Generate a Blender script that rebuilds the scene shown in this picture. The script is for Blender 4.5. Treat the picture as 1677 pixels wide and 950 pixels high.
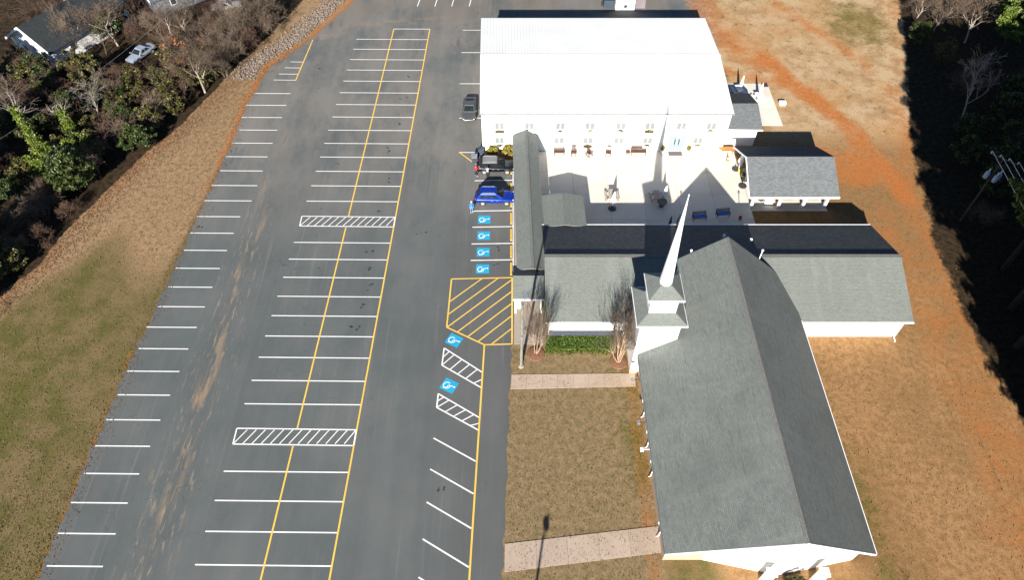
import bpy, bmesh, math, random
import numpy as np
from mathutils import Vector, Matrix
for o in list(bpy.data.objects): bpy.data.objects.remove(o)
S = bpy.context.scene
COL = S.collection
R = math.radians

# ------------------------------------------------------------------ camera, sky, sun, exposure
cam = bpy.data.cameras.new('camera'); camo = bpy.data.objects.new('camera', cam); COL.objects.link(camo)
cam.sensor_width = 36.0; cam.lens = 1150.0/1677*36; cam.clip_start = 0.5; cam.clip_end = 6000
camo.location = (0, 0, 58.9); camo.rotation_euler = (R(90-51.076), 0, 0)
S.camera = camo
SUN_EL, SUN_AZ = 24.6, 10.0          # height of the sun; shadows lean this far to the right of straight ahead
W = bpy.data.worlds.new('World'); S.world = W; W.use_nodes = True
nt = W.node_tree; nt.nodes.clear()
sky = nt.nodes.new('ShaderNodeTexSky'); sky.sky_type = 'NISHITA'; sky.sun_disc = False
sky.sun_elevation = R(SUN_EL); sky.sun_rotation = R(180+SUN_AZ); sky.altitude = 1800; sky.air_density = 1.0; sky.dust_density = 0.0; sky.ozone_density = 4.0
bg = nt.nodes.new('ShaderNodeBackground'); bg.inputs[1].default_value = 0.05
wo = nt.nodes.new('ShaderNodeOutputWorld')
nt.links.new(sky.outputs[0], bg.inputs[0]); nt.links.new(bg.outputs[0], wo.inputs[0])
sl = bpy.data.lights.new('sun', 'SUN'); sl.energy = 5.0; sl.angle = R(0.53); sl.color = (1.0, 0.95, 0.87)
so = bpy.data.objects.new('sun', sl); COL.objects.link(so)
sd = Vector((math.sin(R(SUN_AZ))*math.cos(R(SUN_EL)), math.cos(R(SUN_AZ))*math.cos(R(SUN_EL)), -math.sin(R(SUN_EL))))
so.rotation_euler = sd.to_track_quat('-Z', 'Y').to_euler(); so.location = (-20, -60, 80)
vs = S.view_settings; vs.view_transform = 'Standard'; vs.look = 'None'; vs.gamma = 1.0; vs.use_curve_mapping = False; vs.exposure = 1.4

# ------------------------------------------------------------------ helpers
rng = np.random.default_rng(7); random.seed(7)
class M:
    """collects faces; build() links them as ONE mesh object"""
    def __init__(s): s.v = []; s.f = []; s.mi = []
    def add(s, pts, faces, mi=0):
        b = len(s.v); s.v += [tuple(p) for p in pts]
        s.f += [tuple(b+i for i in f) for f in faces]; s.mi += [mi]*len(faces); return s
    def quad(s, *p, mi=0): return s.add(p, [tuple(range(len(p)))], mi)
    def box(s, x0, x1, y0, y1, z0, z1, mi=0):
        return s.add([(x0,y0,z0),(x1,y0,z0),(x1,y1,z0),(x0,y1,z0),(x0,y0,z1),(x1,y0,z1),(x1,y1,z1),(x0,y1,z1)],
            [(0,3,2,1),(4,5,6,7),(0,1,5,4),(1,2,6,5),(2,3,7,6),(3,0,4,7)], mi)
    def cbox(s, c, d, mi=0): return s.box(c[0]-d[0]/2, c[0]+d[0]/2, c[1]-d[1]/2, c[1]+d[1]/2, c[2]-d[2]/2, c[2]+d[2]/2, mi)
    def prism(s, poly, z0, z1, mi=0):          # poly counter-clockwise
        n = len(poly)
        return s.add([(p[0],p[1],z0) for p in poly]+[(p[0],p[1],z1) for p in poly],
            [tuple(range(n-1,-1,-1)), tuple(range(n,2*n))]+[(i,(i+1)%n,n+(i+1)%n,n+i) for i in range(n)], mi)
    def slab(s, pts, t, mi=0):                 # sloping sheet given thickness downward; pts counter-clockwise from above
        n = len(pts)
        return s.add(list(pts)+[(p[0],p[1],p[2]-t) for p in pts],
            [tuple(range(n)), tuple(range(2*n-1,n-1,-1))]+[(i,n+i,n+(i+1)%n,(i+1)%n) for i in range(n)], mi)
    def tube(s, pts, rad, n=5, mi=0, cap=True):
        pts = [Vector(p) for p in pts]
        if not hasattr(rad, '__len__'): rad = [rad]*len(pts)
        b = len(s.v); u = None
        for i, p in enumerate(pts):
            d = (pts[min(i+1,len(pts)-1)]-pts[max(i-1,0)]).normalized()
            if u is None: u = d.orthogonal().normalized()
            else:
                u = u-d*u.dot(d)
                u = u.normalized() if u.length > 1e-5 else d.orthogonal().normalized()
            w = d.cross(u)
            for k in range(n):
                a = 2*math.pi*k/n; q = p+(u*math.cos(a)+w*math.sin(a))*rad[i]; s.v.append(tuple(q))
        for i in range(len(pts)-1):
            for k in range(n):
                k2 = (k+1)%n; s.f.append((b+i*n+k, b+i*n+k2, b+(i+1)*n+k2, b+(i+1)*n+k)); s.mi.append(mi)
        if cap and n > 2:
            s.f.append(tuple(b+k for k in range(n-1,-1,-1))); s.mi.append(mi)
            e = b+(len(pts)-1)*n; s.f.append(tuple(e+k for k in range(n))); s.mi.append(mi)
        return s
    def lathe(s, prof, n=12, c=(0,0,0), axis='z', mi=0):   # prof: (r, h)
        b = len(s.v)
        for r, h in prof:
            for k in range(n):
                a = 2*math.pi*k/n; x, y = r*math.cos(a), r*math.sin(a)
                p = (x,y,h) if axis == 'z' else ((x,h,y) if axis == 'y' else (h,x,y))
                s.v.append((p[0]+c[0],p[1]+c[1],p[2]+c[2]))
        m = len(prof)
        fl = axis == 'y'
        for i in range(m-1):
            for k in range(n):
                k2 = (k+1)%n; f = (b+i*n+k, b+i*n+k2, b+(i+1)*n+k2, b+(i+1)*n+k)
                s.f.append(f[::-1] if fl else f); s.mi.append(mi)
        a0 = tuple(b+k for k in range(n-1,-1,-1)); a1 = tuple(b+(m-1)*n+k for k in range(n))
        s.f += [a0[::-1] if fl else a0, a1[::-1] if fl else a1]; s.mi += [mi, mi]; return s
    def loft(s, secs, mi=0):
        n = len(secs[0]); b = len(s.v)
        for q in secs: s.v += [tuple(p) for p in q]
        for i in range(len(secs)-1):
            for k in range(n):
                k2 = (k+1)%n; s.f.append((b+i*n+k, b+i*n+k2, b+(i+1)*n+k2, b+(i+1)*n+k)); s.mi.append(mi)
        s.f += [tuple(b+k for k in range(n-1,-1,-1)), tuple(b+(len(secs)-1)*n+k for k in range(n))]; s.mi += [mi,mi]; return s
    def quads(s, C, U, V):                     # numpy: many free quads, centre C, half axes U, V
        b = len(s.v); n = len(C)
        P = np.stack([C-U-V, C+U-V, C+U+V, C-U+V], 1).reshape(-1,3)
        s.v += list(map(tuple, P.tolist()))
        s.f += [(b+4*i, b+4*i+1, b+4*i+2, b+4*i+3) for i in range(n)]; s.mi += [0]*n; return s
    def mesh(s, name, mats, off=(0,0,0), smooth=False, uv=True):
        me = bpy.data.meshes.new(name)
        v = s.v if not any(off) else [(p[0]-off[0],p[1]-off[1],p[2]-off[2]) for p in s.v]
        me.from_pydata(v, [], s.f)
        for m in (mats if isinstance(mats,(list,tuple)) else [mats]): me.materials.append(m)
        if any(s.mi): me.polygons.foreach_set('material_index', s.mi)
        if uv and len(s.f) < 20000:            # metric UVs: u level, v up the slope
            L = me.uv_layers.new(name='UVMap'); d = L.data
            for p in me.polygons:
                nn = p.normal
                eu = Vector((0,0,1)).cross(nn)
                eu = eu.normalized() if eu.length > 1e-3 else Vector((1,0,0))
                ev = nn.cross(eu)
                for li in p.loop_indices:
                    q = Vector(s.v[me.loops[li].vertex_index]); d[li].uv = (q.dot(eu), q.dot(ev))
        if smooth: me.polygons.foreach_set('use_smooth', [True]*len(me.polygons))
        me.update(); return me
    def build(s, name, mats, parent=None, smooth=False, bevel=0, uv=True, label=None):
        off = Vector((0,0,0)); q = parent
        while q: off += q.location; q = q.parent
        o = bpy.data.objects.new(name, s.mesh(name, mats, tuple(off), smooth, uv)); COL.objects.link(o)
        if parent: o.parent = parent
        if bevel:
            b = o.modifiers.new('bevel','BEVEL'); b.width = bevel; b.segments = 2; b.limit_method = 'ANGLE'
        if label: o['label'] = label
        return o
def tag(o, label=None, cat=None, group=None, kind=None):
    if label: o['label'] = label
    if cat: o['category'] = cat
    if group: o['group'] = group
    if kind: o['kind'] = kind
    return o
def thing(name, label, cat, loc=(0,0,0), group=None):
    o = bpy.data.objects.new(name, None); COL.objects.link(o); o.location = loc; o.empty_display_size = 0.3
    return tag(o, label, cat, group)
def struct(o): o['kind'] = 'structure'; return o
def clone(o, parent=None):
    c = o.copy(); COL.objects.link(c)
    if parent: c.parent = parent
    for ch in o.children: clone(ch, c)
    return c
def place(proto, used, loc, rz=0, sc=1, label=None, group=None, tilt=0):
    """the first use moves the prototype itself, later uses copy it with its parts"""
    o = proto if proto.name not in used else clone(proto)
    used.add(proto.name)
    o.location = loc; o.rotation_euler = (tilt, 0, rz); o.scale = (sc,sc,sc) if not hasattr(sc,'__len__') else sc
    if label: o['label'] = label
    if group: o['group'] = group
    elif 'group' in o.keys() and o is not proto and False: del o['group']
    return o
USED = set()

# ------------------------------------------------------------------ materials
class X:
    """node expression"""
    def __init__(s, t, sock): s.t = t; s.k = sock
    def op(s, o, b=None, c=None):
        n = s.t.nodes.new('ShaderNodeMath'); n.operation = o; s.t.links.new(s.k, n.inputs[0])
        for i, q in ((1,b),(2,c)):
            if q is None: continue
            if isinstance(q, X): s.t.links.new(q.k, n.inputs[i])
            else: n.inputs[i].default_value = q
        return X(s.t, n.outputs[0])
    def __add__(s, b): return s.op('ADD', b)
    def __sub__(s, b): return s.op('SUBTRACT', b)
    def __mul__(s, b): return s.op('MULTIPLY', b)
    def __radd__(s, b): return s.op('ADD', b)
    def __rmul__(s, b): return s.op('MULTIPLY', b)
    def abs(s): return s.op('ABSOLUTE')
    def ramp(s, a, b):                          # smooth 0..1 from a to b (a may exceed b)
        n = s.t.nodes.new('ShaderNodeMapRange'); n.interpolation_type = 'SMOOTHSTEP'
        s.t.links.new(s.k, n.inputs[0])
        if a < b: n.inputs[1].default_value = a; n.inputs[2].default_value = b; n.inputs[3].default_value = 0; n.inputs[4].default_value = 1
        else: n.inputs[1].default_value = b; n.inputs[2].default_value = a; n.inputs[3].default_value = 1; n.inputs[4].default_value = 0
        return X(s.t, n.outputs[0])
class Mat:
    def __init__(s, name, rough=0.8, spec=0.3, metal=0.0):
        s.m = bpy.data.materials.new(name); s.m.use_nodes = True; s.t = s.m.node_tree
        s.b = s.t.nodes['Principled BSDF']; s.b.inputs['Roughness'].default_value = rough
        s.b.inputs['Specular IOR Level'].default_value = spec; s.b.inputs['Metallic'].default_value = metal
        s.tc = s.t.nodes.new('ShaderNodeTexCoord'); s.geo = s.t.nodes.new('ShaderNodeNewGeometry')
    def pos(s):
        n = s.t.nodes.new('ShaderNodeSeparateXYZ'); s.t.links.new(s.geo.outputs['Position'], n.inputs[0])
        return [X(s.t, n.outputs[i]) for i in range(3)]
    def vec(s, src='pos', scale=(1,1,1), rot=0):
        n = s.t.nodes.new('ShaderNodeMapping'); n.inputs['Scale'].default_value = scale; n.inputs['Rotation'].default_value = (0,0,rot)
        k = {'pos': s.geo.outputs['Position'], 'uv': s.tc.outputs['UV'], 'obj': s.tc.outputs['Object']}[src]
        s.t.links.new(k, n.inputs[0]); return n.outputs[0]
    def noise(s, scale, detail=4, rough=0.55, src='pos', stretch=(1,1,1), rot=0):
        n = s.t.nodes.new('ShaderNodeTexNoise'); n.inputs['Scale'].default_value = scale; n.inputs['Detail'].default_value = detail
        n.inputs['Roughness'].default_value = rough; s.t.links.new(s.vec(src, stretch, rot), n.inputs['Vector']); return X(s.t, n.outputs[0])
    def attr(s, name):
        n = s.t.nodes.new('ShaderNodeAttribute'); n.attribute_name = name; return X(s.t, n.outputs['Fac'])
    def island(s): return X(s.t, s.geo.outputs['Random Per Island'])
    def rnd(s):
        n = s.t.nodes.new('ShaderNodeObjectInfo'); return X(s.t, n.outputs['Random'])
    def mix(s, f, a, b, mode='MIX'):
        n = s.t.nodes.new('ShaderNodeMix'); n.data_type = 'RGBA'; n.blend_type = mode
        if isinstance(f, X): s.t.links.new(f.k, n.inputs[0])
        else: n.inputs[0].default_value = f
        for i, q in ((6,a),(7,b)):
            if isinstance(q, tuple): n.inputs[i].default_value = (*q, 1)
            else: s.t.links.new(q, n.inputs[i])
        return n.outputs[2]
    def gain(s, col, f):                        # multiply a colour by a number expression
        n = s.t.nodes.new('ShaderNodeVectorMath'); n.operation = 'SCALE'
        if isinstance(col, tuple): n.inputs[0].default_value = col
        else: s.t.links.new(col, n.inputs[0])
        s.t.links.new(f.k, n.inputs['Scale']); return n.outputs[0]
    def color(s, c):
        if isinstance(c, tuple): s.b.inputs['Base Color'].default_value = (*c, 1)
        else: s.t.links.new(c, s.b.inputs['Base Color'])
        return s
    def bump(s, h, strength=0.3, dist=0.05):
        n = s.t.nodes.new('ShaderNodeBump'); n.inputs['Strength'].default_value = strength; n.inputs['Distance'].default_value = dist
        s.t.links.new(h.k, n.inputs['Height']); s.t.links.new(n.outputs[0], s.b.inputs['Normal']); return s
    def roughness(s, f): s.t.links.new(f.k, s.b.inputs['Roughness']); return s
def pm(name, c1, c2=None, scale=3.0, rough=0.8, spec=0.3, metal=0.0, bump=0.0, src='pos', detail=5):
    m = Mat(name, rough, spec, metal)
    c2 = c2 or tuple(x*0.78 for x in c1)
    n = m.noise(scale, detail, src=src)
    m.color(m.mix(n.ramp(0.32, 0.68), c1, c2))
    if bump: m.bump(m.noise(scale*6, 3, src=src), bump, 0.02)
    return m.m
# asphalt: worn grey, tan silt washed down the left lane, dust at the far end, patches and tyre scuffs
def asphalt_mat():
    m = Mat('asphalt', 0.88, 0.25); x, y, z = m.pos()
    c = m.mix(m.noise(0.11, 4).ramp(0.35, 0.68), (0.077,0.087,0.086), (0.102,0.108,0.104))
    c = m.mix(m.noise(1.0, 5, 0.6, stretch=(1,0.25,1)).ramp(0.45,0.8)*0.35, c, (0.13,0.122,0.112))
    c = m.mix((x.ramp(-9.5,-4.0)*y.ramp(70,50))*0.5, c, (0.083,0.080,0.078))
    lane = (x - (y*0.012) + 30.3 + m.noise(0.05,2)*3 + (-1.5)).abs()
    st = m.noise(1.6, 6, 0.65, stretch=(1,0.10,1), rot=0.10).ramp(0.46,0.60)
    blot = m.noise(0.30, 4, stretch=(1,0.6,1)).ramp(0.40,0.58)
    c = m.mix(lane.ramp(1.15,0.1)*st*blot*y.ramp(88,66)*0.6, c, (0.32,0.215,0.125))
    st2 = m.noise(3.2, 5, 0.7, stretch=(1,0.14,1), rot=0.12).ramp(0.55,0.64)
    c = m.mix(lane.ramp(3.4,0.3)*st2*y.ramp(84,50)*0.75, c, (0.26,0.20,0.135))
    dust = (y.ramp(48,76)*m.noise(0.16, 7, 0.7, stretch=(1.0,0.5,1)).ramp(0.33,0.60))
    c = m.mix(dust*0.85, c, (0.160,0.147,0.131))
    arc = ((x+14.5).op('POWER',2.0)*0.022 + y - 103.5 + m.noise(0.2,3)*3).abs()
    c = m.mix(arc.ramp(1.6,0.2)*m.noise(0.9,5,0.65,stretch=(0.3,1,1)).ramp(0.42,0.6)*0.7, c, (0.21,0.165,0.125))
    c = m.mix(y.ramp(96,109)*m.noise(0.13,5).ramp(0.35,0.6)*0.7, c, (0.145,0.122,0.098))
    spot = m.noise(1.5, 2).ramp(0.74,0.80)
    c = m.mix(spot*0.6*y.ramp(20,55), c, (0.02,0.02,0.02))
    ty = m.noise(2.4, 4, 0.6, stretch=(1,0.018,1), rot=0.03).ramp(0.55,0.72)*m.noise(0.06,2).ramp(0.35,0.6)
    c = m.mix(ty*0.45, c, (0.165,0.158,0.146))
    scuff = m.noise(0.32, 4, 0.6, stretch=(1,0.3,1), rot=0.5).ramp(0.60,0.74)*y.ramp(76,92)
    c = m.mix(scuff*0.6, c, (0.05,0.052,0.055))
    crk = m.noise(0.35, 3, 0.4).op('SUBTRACT',0.5).abs().ramp(0.004,0.0)*m.noise(0.07,2).ramp(0.5,0.6)
    c = m.mix(crk*0.5, c, (0.03,0.03,0.03))
    band = m.noise(0.42, 3, 0.5, stretch=(1,0.03,1), rot=0.03)
    n = m.noise(14, 4, 0.7)
    m.color(m.gain(c, n*0.55+band*0.42+0.52)); m.bump(m.noise(30,3,0.7), 0.25, 0.01); return m.m
def ground_mat():
    m = Mat('earth_and_grass', 0.95, 0.1); x, y, z = m.pos()
    n0 = m.noise(0.075, 4, 0.6); n1 = m.noise(0.35, 6, 0.65); n2 = m.noise(1.7, 6, 0.72); n3 = m.noise(8, 4, 0.8); n4 = m.noise(0.8, 7, 0.75)
    jit = n0*0.5 + n1*0.6 + n2*0.5 + (-0.8)
    def lay(c, a, col, lo=0.3, hi=0.7, w=1.0, j=1.0): return m.mix((m.attr(a)+jit*j).ramp(lo,hi)*w, c, col)
    c = m.mix(n1.ramp(0.38,0.62), (0.150,0.108,0.050), (0.088,0.078,0.024))
    tan = m.mix(n2.ramp(0.38,0.64), (0.305,0.172,0.078), (0.205,0.114,0.048))
    tan = m.mix(n0.ramp(0.38,0.62)*0.55, tan, (0.165,0.095,0.038))
    pale = m.mix(n1.ramp(0.40,0.62), (0.40,0.285,0.165), (0.30,0.185,0.092))
    pale = m.mix(n0.ramp(0.45,0.62)*0.6, pale, (0.36,0.205,0.088))
    pale = m.mix(n4.ramp(0.53,0.66)*n1.ramp(0.42,0.6)*0.75, pale, (0.115,0.072,0.034))
    c = lay(c, 'straw', tan); c = lay(c, 'pale', pale); c = lay(c, 'verge', m.mix(n2.ramp(0.38,0.64), (0.285,0.182,0.102), (0.190,0.124,0.062)))
    c = lay(c, 'lawn', m.mix(n2.ramp(0.35,0.62), (0.235,0.158,0.090), (0.150,0.112,0.052)))
    c = lay(c, 'gravel', m.mix(n2.ramp(0.4,0.6), (0.20,0.18,0.145), (0.14,0.125,0.10)), j=1.6)
    redc = m.mix(n2.ramp(0.35,0.68), (0.40,0.118,0.024), (0.30,0.118,0.036))
    c = m.mix((m.attr('red')*1.0+jit*1.25).ramp(0.28,0.95)*(n2.ramp(0.30,0.56)*0.35+0.62), c, redc)
    st = m.noise(1.5, 4, 0.6, stretch=(1,0.05,1), rot=-0.06).ramp(0.56,0.72)*x.ramp(33,39)*y.ramp(66,50)
    c = m.mix(st*0.45, c, (0.12,0.075,0.036))
    c = lay(c, 'green', m.mix(n3.ramp(0.35,0.65), (0.046,0.066,0.010), (0.105,0.092,0.020)), 0.3, 0.9, 0.85, 1.5)
    c = m.mix(n4.ramp(0.57,0.68)*0.55, c, (0.072,0.062,0.022))
    c = m.mix(m.noise(1.9,7,0.8).ramp(0.58,0.70)*0.5, c, (0.060,0.036,0.016))
    c = lay(c, 'litter_shade', m.mix(n2.ramp(0.4,0.62), (0.044,0.027,0.014), (0.014,0.012,0.007)), 0.3, 0.6, 1.0, 1.3)
    g = n3*1.25 + m.noise(4.0,6,0.85)*0.8 + m.noise(26,2,0.8)*0.7 + (-0.38)
    m.color(m.gain(c, g)); m.bump(n3+n4*0.6, 0.35, 0.06); return m.m
def shingle_mat(name, c1, c2, streak=0.25):
    m = Mat(name, 0.9, 0.2)
    b = m.t.nodes.new('ShaderNodeTexBrick'); m.t.links.new(m.tc.outputs['UV'], b.inputs['Vector'])
    b.inputs['Scale'].default_value = 1.0; b.inputs['Brick Width'].default_value = 0.33; b.inputs['Row Height'].default_value = 0.15
    b.inputs['Mortar Size'].default_value = 0.008; b.inputs['Color1'].default_value = (*c1,1); b.inputs['Color2'].default_value = (*c2,1)
    b.inputs['Mortar'].default_value = (*[x*0.45 for x in c1],1); b.inputs['Bias'].default_value = 0.0
    c = m.mix(m.noise(0.22,5,0.6,stretch=(1,0.7,1)).ramp(0.45,0.72)*streak, b.outputs[0], tuple(x*0.55 for x in c1))
    c = m.mix(m.noise(2.2,4,0.7,src='uv',stretch=(0.22,1.6,1)).ramp(0.5,0.75)*streak*1.5, c, tuple(x*0.5 for x in c1))
    c = m.mix(m.noise(0.6,3,src='uv',stretch=(1.4,0.12,1)).ramp(0.5,0.75)*0.3, c, tuple(min(1,x*1.35) for x in c2))
    m.color(m.gain(c, m.noise(11,3,0.7)*0.9+0.55)); m.bump(X(m.t,b.outputs[1])*(-1.0)+m.noise(25,2)*0.5, 0.35, 0.02); return m.m
def siding_mat(name, c, pitch=0.2):
    m = Mat(name, 0.55, 0.4); x, y, z = m.pos()
    w = (z*(1/pitch)).op('FRACT')
    m.color(m.mix(m.noise(0.7,4).ramp(0.4,0.75)*0.5, c, tuple(q*0.88 for q in c))); m.bump(w, 0.5, 0.03); return m.m
def brick_mat():
    m = Mat('tan_brick', 0.9, 0.2)
    b = m.t.nodes.new('ShaderNodeTexBrick'); m.t.links.new(m.tc.outputs['UV'], b.inputs['Vector'])
    b.inputs['Scale'].default_value = 1; b.inputs['Brick Width'].default_value = 0.22; b.inputs['Row Height'].default_value = 0.075; b.inputs['Mortar Size'].default_value = 0.01
    b.inputs['Color1'].default_value = (0.46,0.27,0.15,1); b.inputs['Color2'].default_value = (0.36,0.20,0.11,1); b.inputs['Mortar'].default_value = (0.5,0.42,0.33,1)
    m.color(b.outputs[0]); m.bump(X(m.t,b.outputs[1])*(-1.0), 0.4, 0.01); return m.m
def concrete_mat(name, c, stain=0.3):
    m = Mat(name, 0.9, 0.2)
    k = m.mix(m.noise(0.35,5,0.6).ramp(0.42,0.72)*stain, c, tuple(x*q for x,q in zip(c,(0.78,0.68,0.56))))
    k = m.mix(m.noise(0.7,5,0.6).ramp(0.45,0.8)*0.15, k, tuple(x*0.75 for x in c))
    k = m.gain(k, m.rnd()*0.10+0.95)
    m.color(m.gain(k, m.noise(18,3)*0.3+0.85)); m.bump(m.noise(25,3), 0.15, 0.01); return m.m
def leaf_mat(name, a, b, rough=0.5):
    m = Mat(name, rough, 0.35)
    m.color(m.mix(m.island(), a, b)); m.b.inputs['Subsurface Weight'].default_value = 0
    return m.m
def paint_mat(name, c, wear=0.6):
    m = Mat(name, 0.7, 0.3)
    w = m.noise(6,6,0.8).ramp(0.50,0.72)*wear
    m.color(m.mix(w, m.mix(m.noise(0.5,3).ramp(0.4,0.7)*0.35, c, tuple(q*0.75 for q in c)), (0.11,0.11,0.105))); return m.m
ASPH = asphalt_mat(); GROUND = ground_mat()
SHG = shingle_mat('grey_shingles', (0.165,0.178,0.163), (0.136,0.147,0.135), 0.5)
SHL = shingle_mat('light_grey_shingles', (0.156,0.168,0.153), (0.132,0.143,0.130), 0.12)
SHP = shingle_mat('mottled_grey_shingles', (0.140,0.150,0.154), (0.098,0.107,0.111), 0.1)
WSID = siding_mat('white_siding', (0.80,0.81,0.80)); WTRIM = pm('white_trim', (0.82,0.82,0.80), (0.74,0.74,0.72), 2, 0.5)
WMETAL = pm('white_metal_roof', (0.70,0.705,0.665), (0.645,0.655,0.62), 0.3, 0.65, 0.12)
BRICK = brick_mat(); GEDGE = pm('grey_edge', (0.17,0.18,0.175), (0.14,0.15,0.145), 3, 0.8)
CONC = concrete_mat('pale_concrete', (0.575,0.53,0.462), 0.22); CONW = concrete_mat('walk_concrete', (0.37,0.29,0.225), 0.4)
CONE = concrete_mat('entry_concrete', (0.30,0.255,0.215), 0.5)
PWH = paint_mat('white_line_paint', (0.74,0.73,0.70), 0.45); PYE = paint_mat('yellow_line_paint', (0.70,0.44,0.07), 0.5); PBL = paint_mat('blue_marking_paint', (0.012,0.30,0.50), 0.3)
GLASS = pm('window_glass', (0.02,0.025,0.03), (0.035,0.04,0.045), 1.5, 0.08, 0.6); PANE = pm('pale_window_glass', (0.16,0.175,0.172), (0.185,0.20,0.195), 0.4, 0.6, 0.3)
DMETAL = pm('dark_metal', (0.025,0.025,0.028), (0.05,0.045,0.04), 6, 0.5, 0.5); GMETAL = pm('grey_metal', (0.35,0.36,0.37), (0.25,0.26,0.27), 5, 0.45, 0.5, 0.5)
RUBBER = pm('tyre_rubber', (0.02,0.02,0.02), (0.03,0.03,0.03), 8, 0.85); CHROME = pm('wheel_alloy', (0.62,0.62,0.63), (0.45,0.45,0.46), 9, 0.3, 0.5, 0.6)
BROWNW = pm('brown_wood', (0.105,0.052,0.036), (0.07,0.036,0.026), 6, 0.6); GREYW = pm('weathered_wood', (0.42,0.36,0.30), (0.28,0.24,0.20), 4, 0.85)
POLEW = pm('pole_wood', (0.19,0.185,0.155), (0.13,0.12,0.10), 2, 0.9)
BLUEC = pm('blue_cushion', (0.08,0.20,0.58), (0.05,0.14,0.45), 5, 0.9); WCLOTH = pm('white_canvas', (0.80,0.79,0.76), (0.70,0.69,0.66), 3, 0.9)
ORANGE = pm('orange_plastic', (0.72,0.20,0.03), (0.6,0.16,0.03), 4, 0.5); RED = pm('red_plastic', (0.5,0.03,0.05), (0.4,0.02,0.04), 4, 0.5); YEL = pm('yellow_plastic', (0.65,0.5,0.05), (0.5,0.38,0.04), 4, 0.5)
WPLAS = pm('white_plastic', (0.80,0.80,0.79), (0.72,0.72,0.71), 5, 0.4); MULCH = pm('mulch', (0.22,0.11,0.06), (0.10,0.05,0.03), 9, 0.95, bump=0.6)
DARKC = pm('dark_cloth', (0.03,0.035,0.045), (0.05,0.05,0.06), 5, 0.9); BINM = pm('bin_plastic', (0.03,0.045,0.06), (0.045,0.06,0.08), 5, 0.5)
BARK = pm('bark', (0.085,0.062,0.045), (0.045,0.034,0.026), 6, 0.95, bump=0.5, src='obj'); PALEB = pm('pale_bark', (0.36,0.31,0.265), (0.22,0.185,0.155), 5, 0.9, bump=0.3, src='obj')
MYRB = pm('myrtle_bark', (0.42,0.29,0.19), (0.27,0.175,0.12), 5, 0.8, src='obj'); TWIGB = pm('twig_brown', (0.125,0.072,0.048), (0.07,0.042,0.03), 3, 0.9, src='obj'); TWIGG = pm('twig_grey', (0.155,0.112,0.078), (0.085,0.062,0.045), 3, 0.9, src='obj')
LFD = leaf_mat('dark_green_leaves', (0.010,0.024,0.005), (0.065,0.082,0.016)); LFO = leaf_mat('olive_leaves', (0.030,0.034,0.008), (0.105,0.092,0.022)); LFI = leaf_mat('ivy_leaves', (0.045,0.080,0.008), (0.150,0.180,0.020))
LFB = leaf_mat('brown_leaves', (0.26,0.115,0.045), (0.14,0.062,0.03)); PINE = leaf_mat('pine_needles', (0.030,0.058,0.010), (0.125,0.165,0.024)); LFY = leaf_mat('yellow_green_leaves', (0.23,0.185,0.018), (0.13,0.125,0.018))
LFH = leaf_mat('groundcover_leaves', (0.045,0.085,0.014), (0.10,0.15,0.02)); DEADL = leaf_mat('dead_leaves', (0.17,0.085,0.042), (0.075,0.042,0.024), 0.9); DRYG = leaf_mat('dry_grass', (0.185,0.130,0.065), (0.075,0.068,0.024), 0.9)

# ------------------------------------------------------------------ the ground, the lot
def sdist(Xg, Yg, pl):
    d = np.full(Xg.shape, 1e9)
    for (x0,y0),(x1,y1) in zip(pl[:-1], pl[1:]):
        dx, dy = x1-x0, y1-y0; t = np.clip(((Xg-x0)*dx+(Yg-y0)*dy)/(dx*dx+dy*dy), 0, 1)
        d = np.minimum(d, np.hypot(Xg-x0-t*dx, Yg-y0-t*dy))
    return d
def ss(x, a, b):
    t = np.clip((x-a)/(b-a), 0, 1); return t*t*(3-2*t)
LEDGE = [(-38.6,-30),(-38.5,10),(-38.4,17.8),(-38.3,29),(-38.1,37.5),(-37.4,49.7),(-36.8,63.4),(-36.3,73.8),(-36.4,80.4),(-35.2,89.1),(-30.4,96.6),(-25.5,107.9),(-22.5,118),(-20,130)]
WEDGE = [(-62,-30),(-60,20),(-57.5,36),(-55,47),(-52.5,50.6),(-51.4,56.2),(-49,63.4),(-47.2,69),(-43.8,75.8),(-42.1,81.8),(-39.2,90.6),(-34.7,104.2),(-31,118)]
REDGE = [(36,-20),(41.3,18),(44.3,25),(46.4,31),(47.9,36.4),(48.3,47),(48.8,54),(50.8,64.5),(53.6,76.4),(58.2,90.6),(63.4,108),(70,130)]
xs = np.concatenate([[-1800,-900,-450,-220,-140], np.arange(-100,100.1,0.8), [140,220,450,900,1800]])
ys = np.concatenate([[-1500,-600,-250,-100,-50], np.arange(-24,136.1,0.8), [160,220,400,900,2200]])
GX, GY = np.meshgrid(xs, ys); nx, ny = len(xs), len(ys)
def at_y(pl, Y):
    p = np.array(pl); return np.interp(Y, p[:,1], p[:,0])
le, we, re_ = at_y(LEDGE,GY), at_y(WEDGE,GY), at_y(REDGE,GY)
A = {}
east = ss(GX, 12.0, 16.0)
lot_d = le-GX
A['straw'] = np.clip(0.95*east*ss(GX,13,20), 0, 1)
A['verge'] = np.clip(ss(GY,42,64)*ss(lot_d,-0.5,1.5)*0.85*(GX<0) + 0.34*ss(lot_d,9,2)*(GX<0)*ss(lot_d,-1,1) + 0.5*ss(np.abs(GX-we),6,1)*(GX<0), 0, 1)
A['pale'] = ss(GY,62,82)*ss(GX,26,30)*0.95
A['lawn'] = ss(GX,-2,0)*ss(GX,13.5,12.0)*ss(GY,44,42)
red = ss(sdist(GX,GY,[(37,92),(39.7,84.6),(43,79),(45,74),(46,69),(47.4,64.5),(48.1,56.2),(47.5,45),(46.8,33),(44,20)]), 3.6, 0.3)*(0.62+0.38*ss(GY,58,66))*0.85
red = np.maximum(red, ss(np.hypot((GX-43)*0.8,GY-67.5),6.5,1.0)*0.8)
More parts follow.
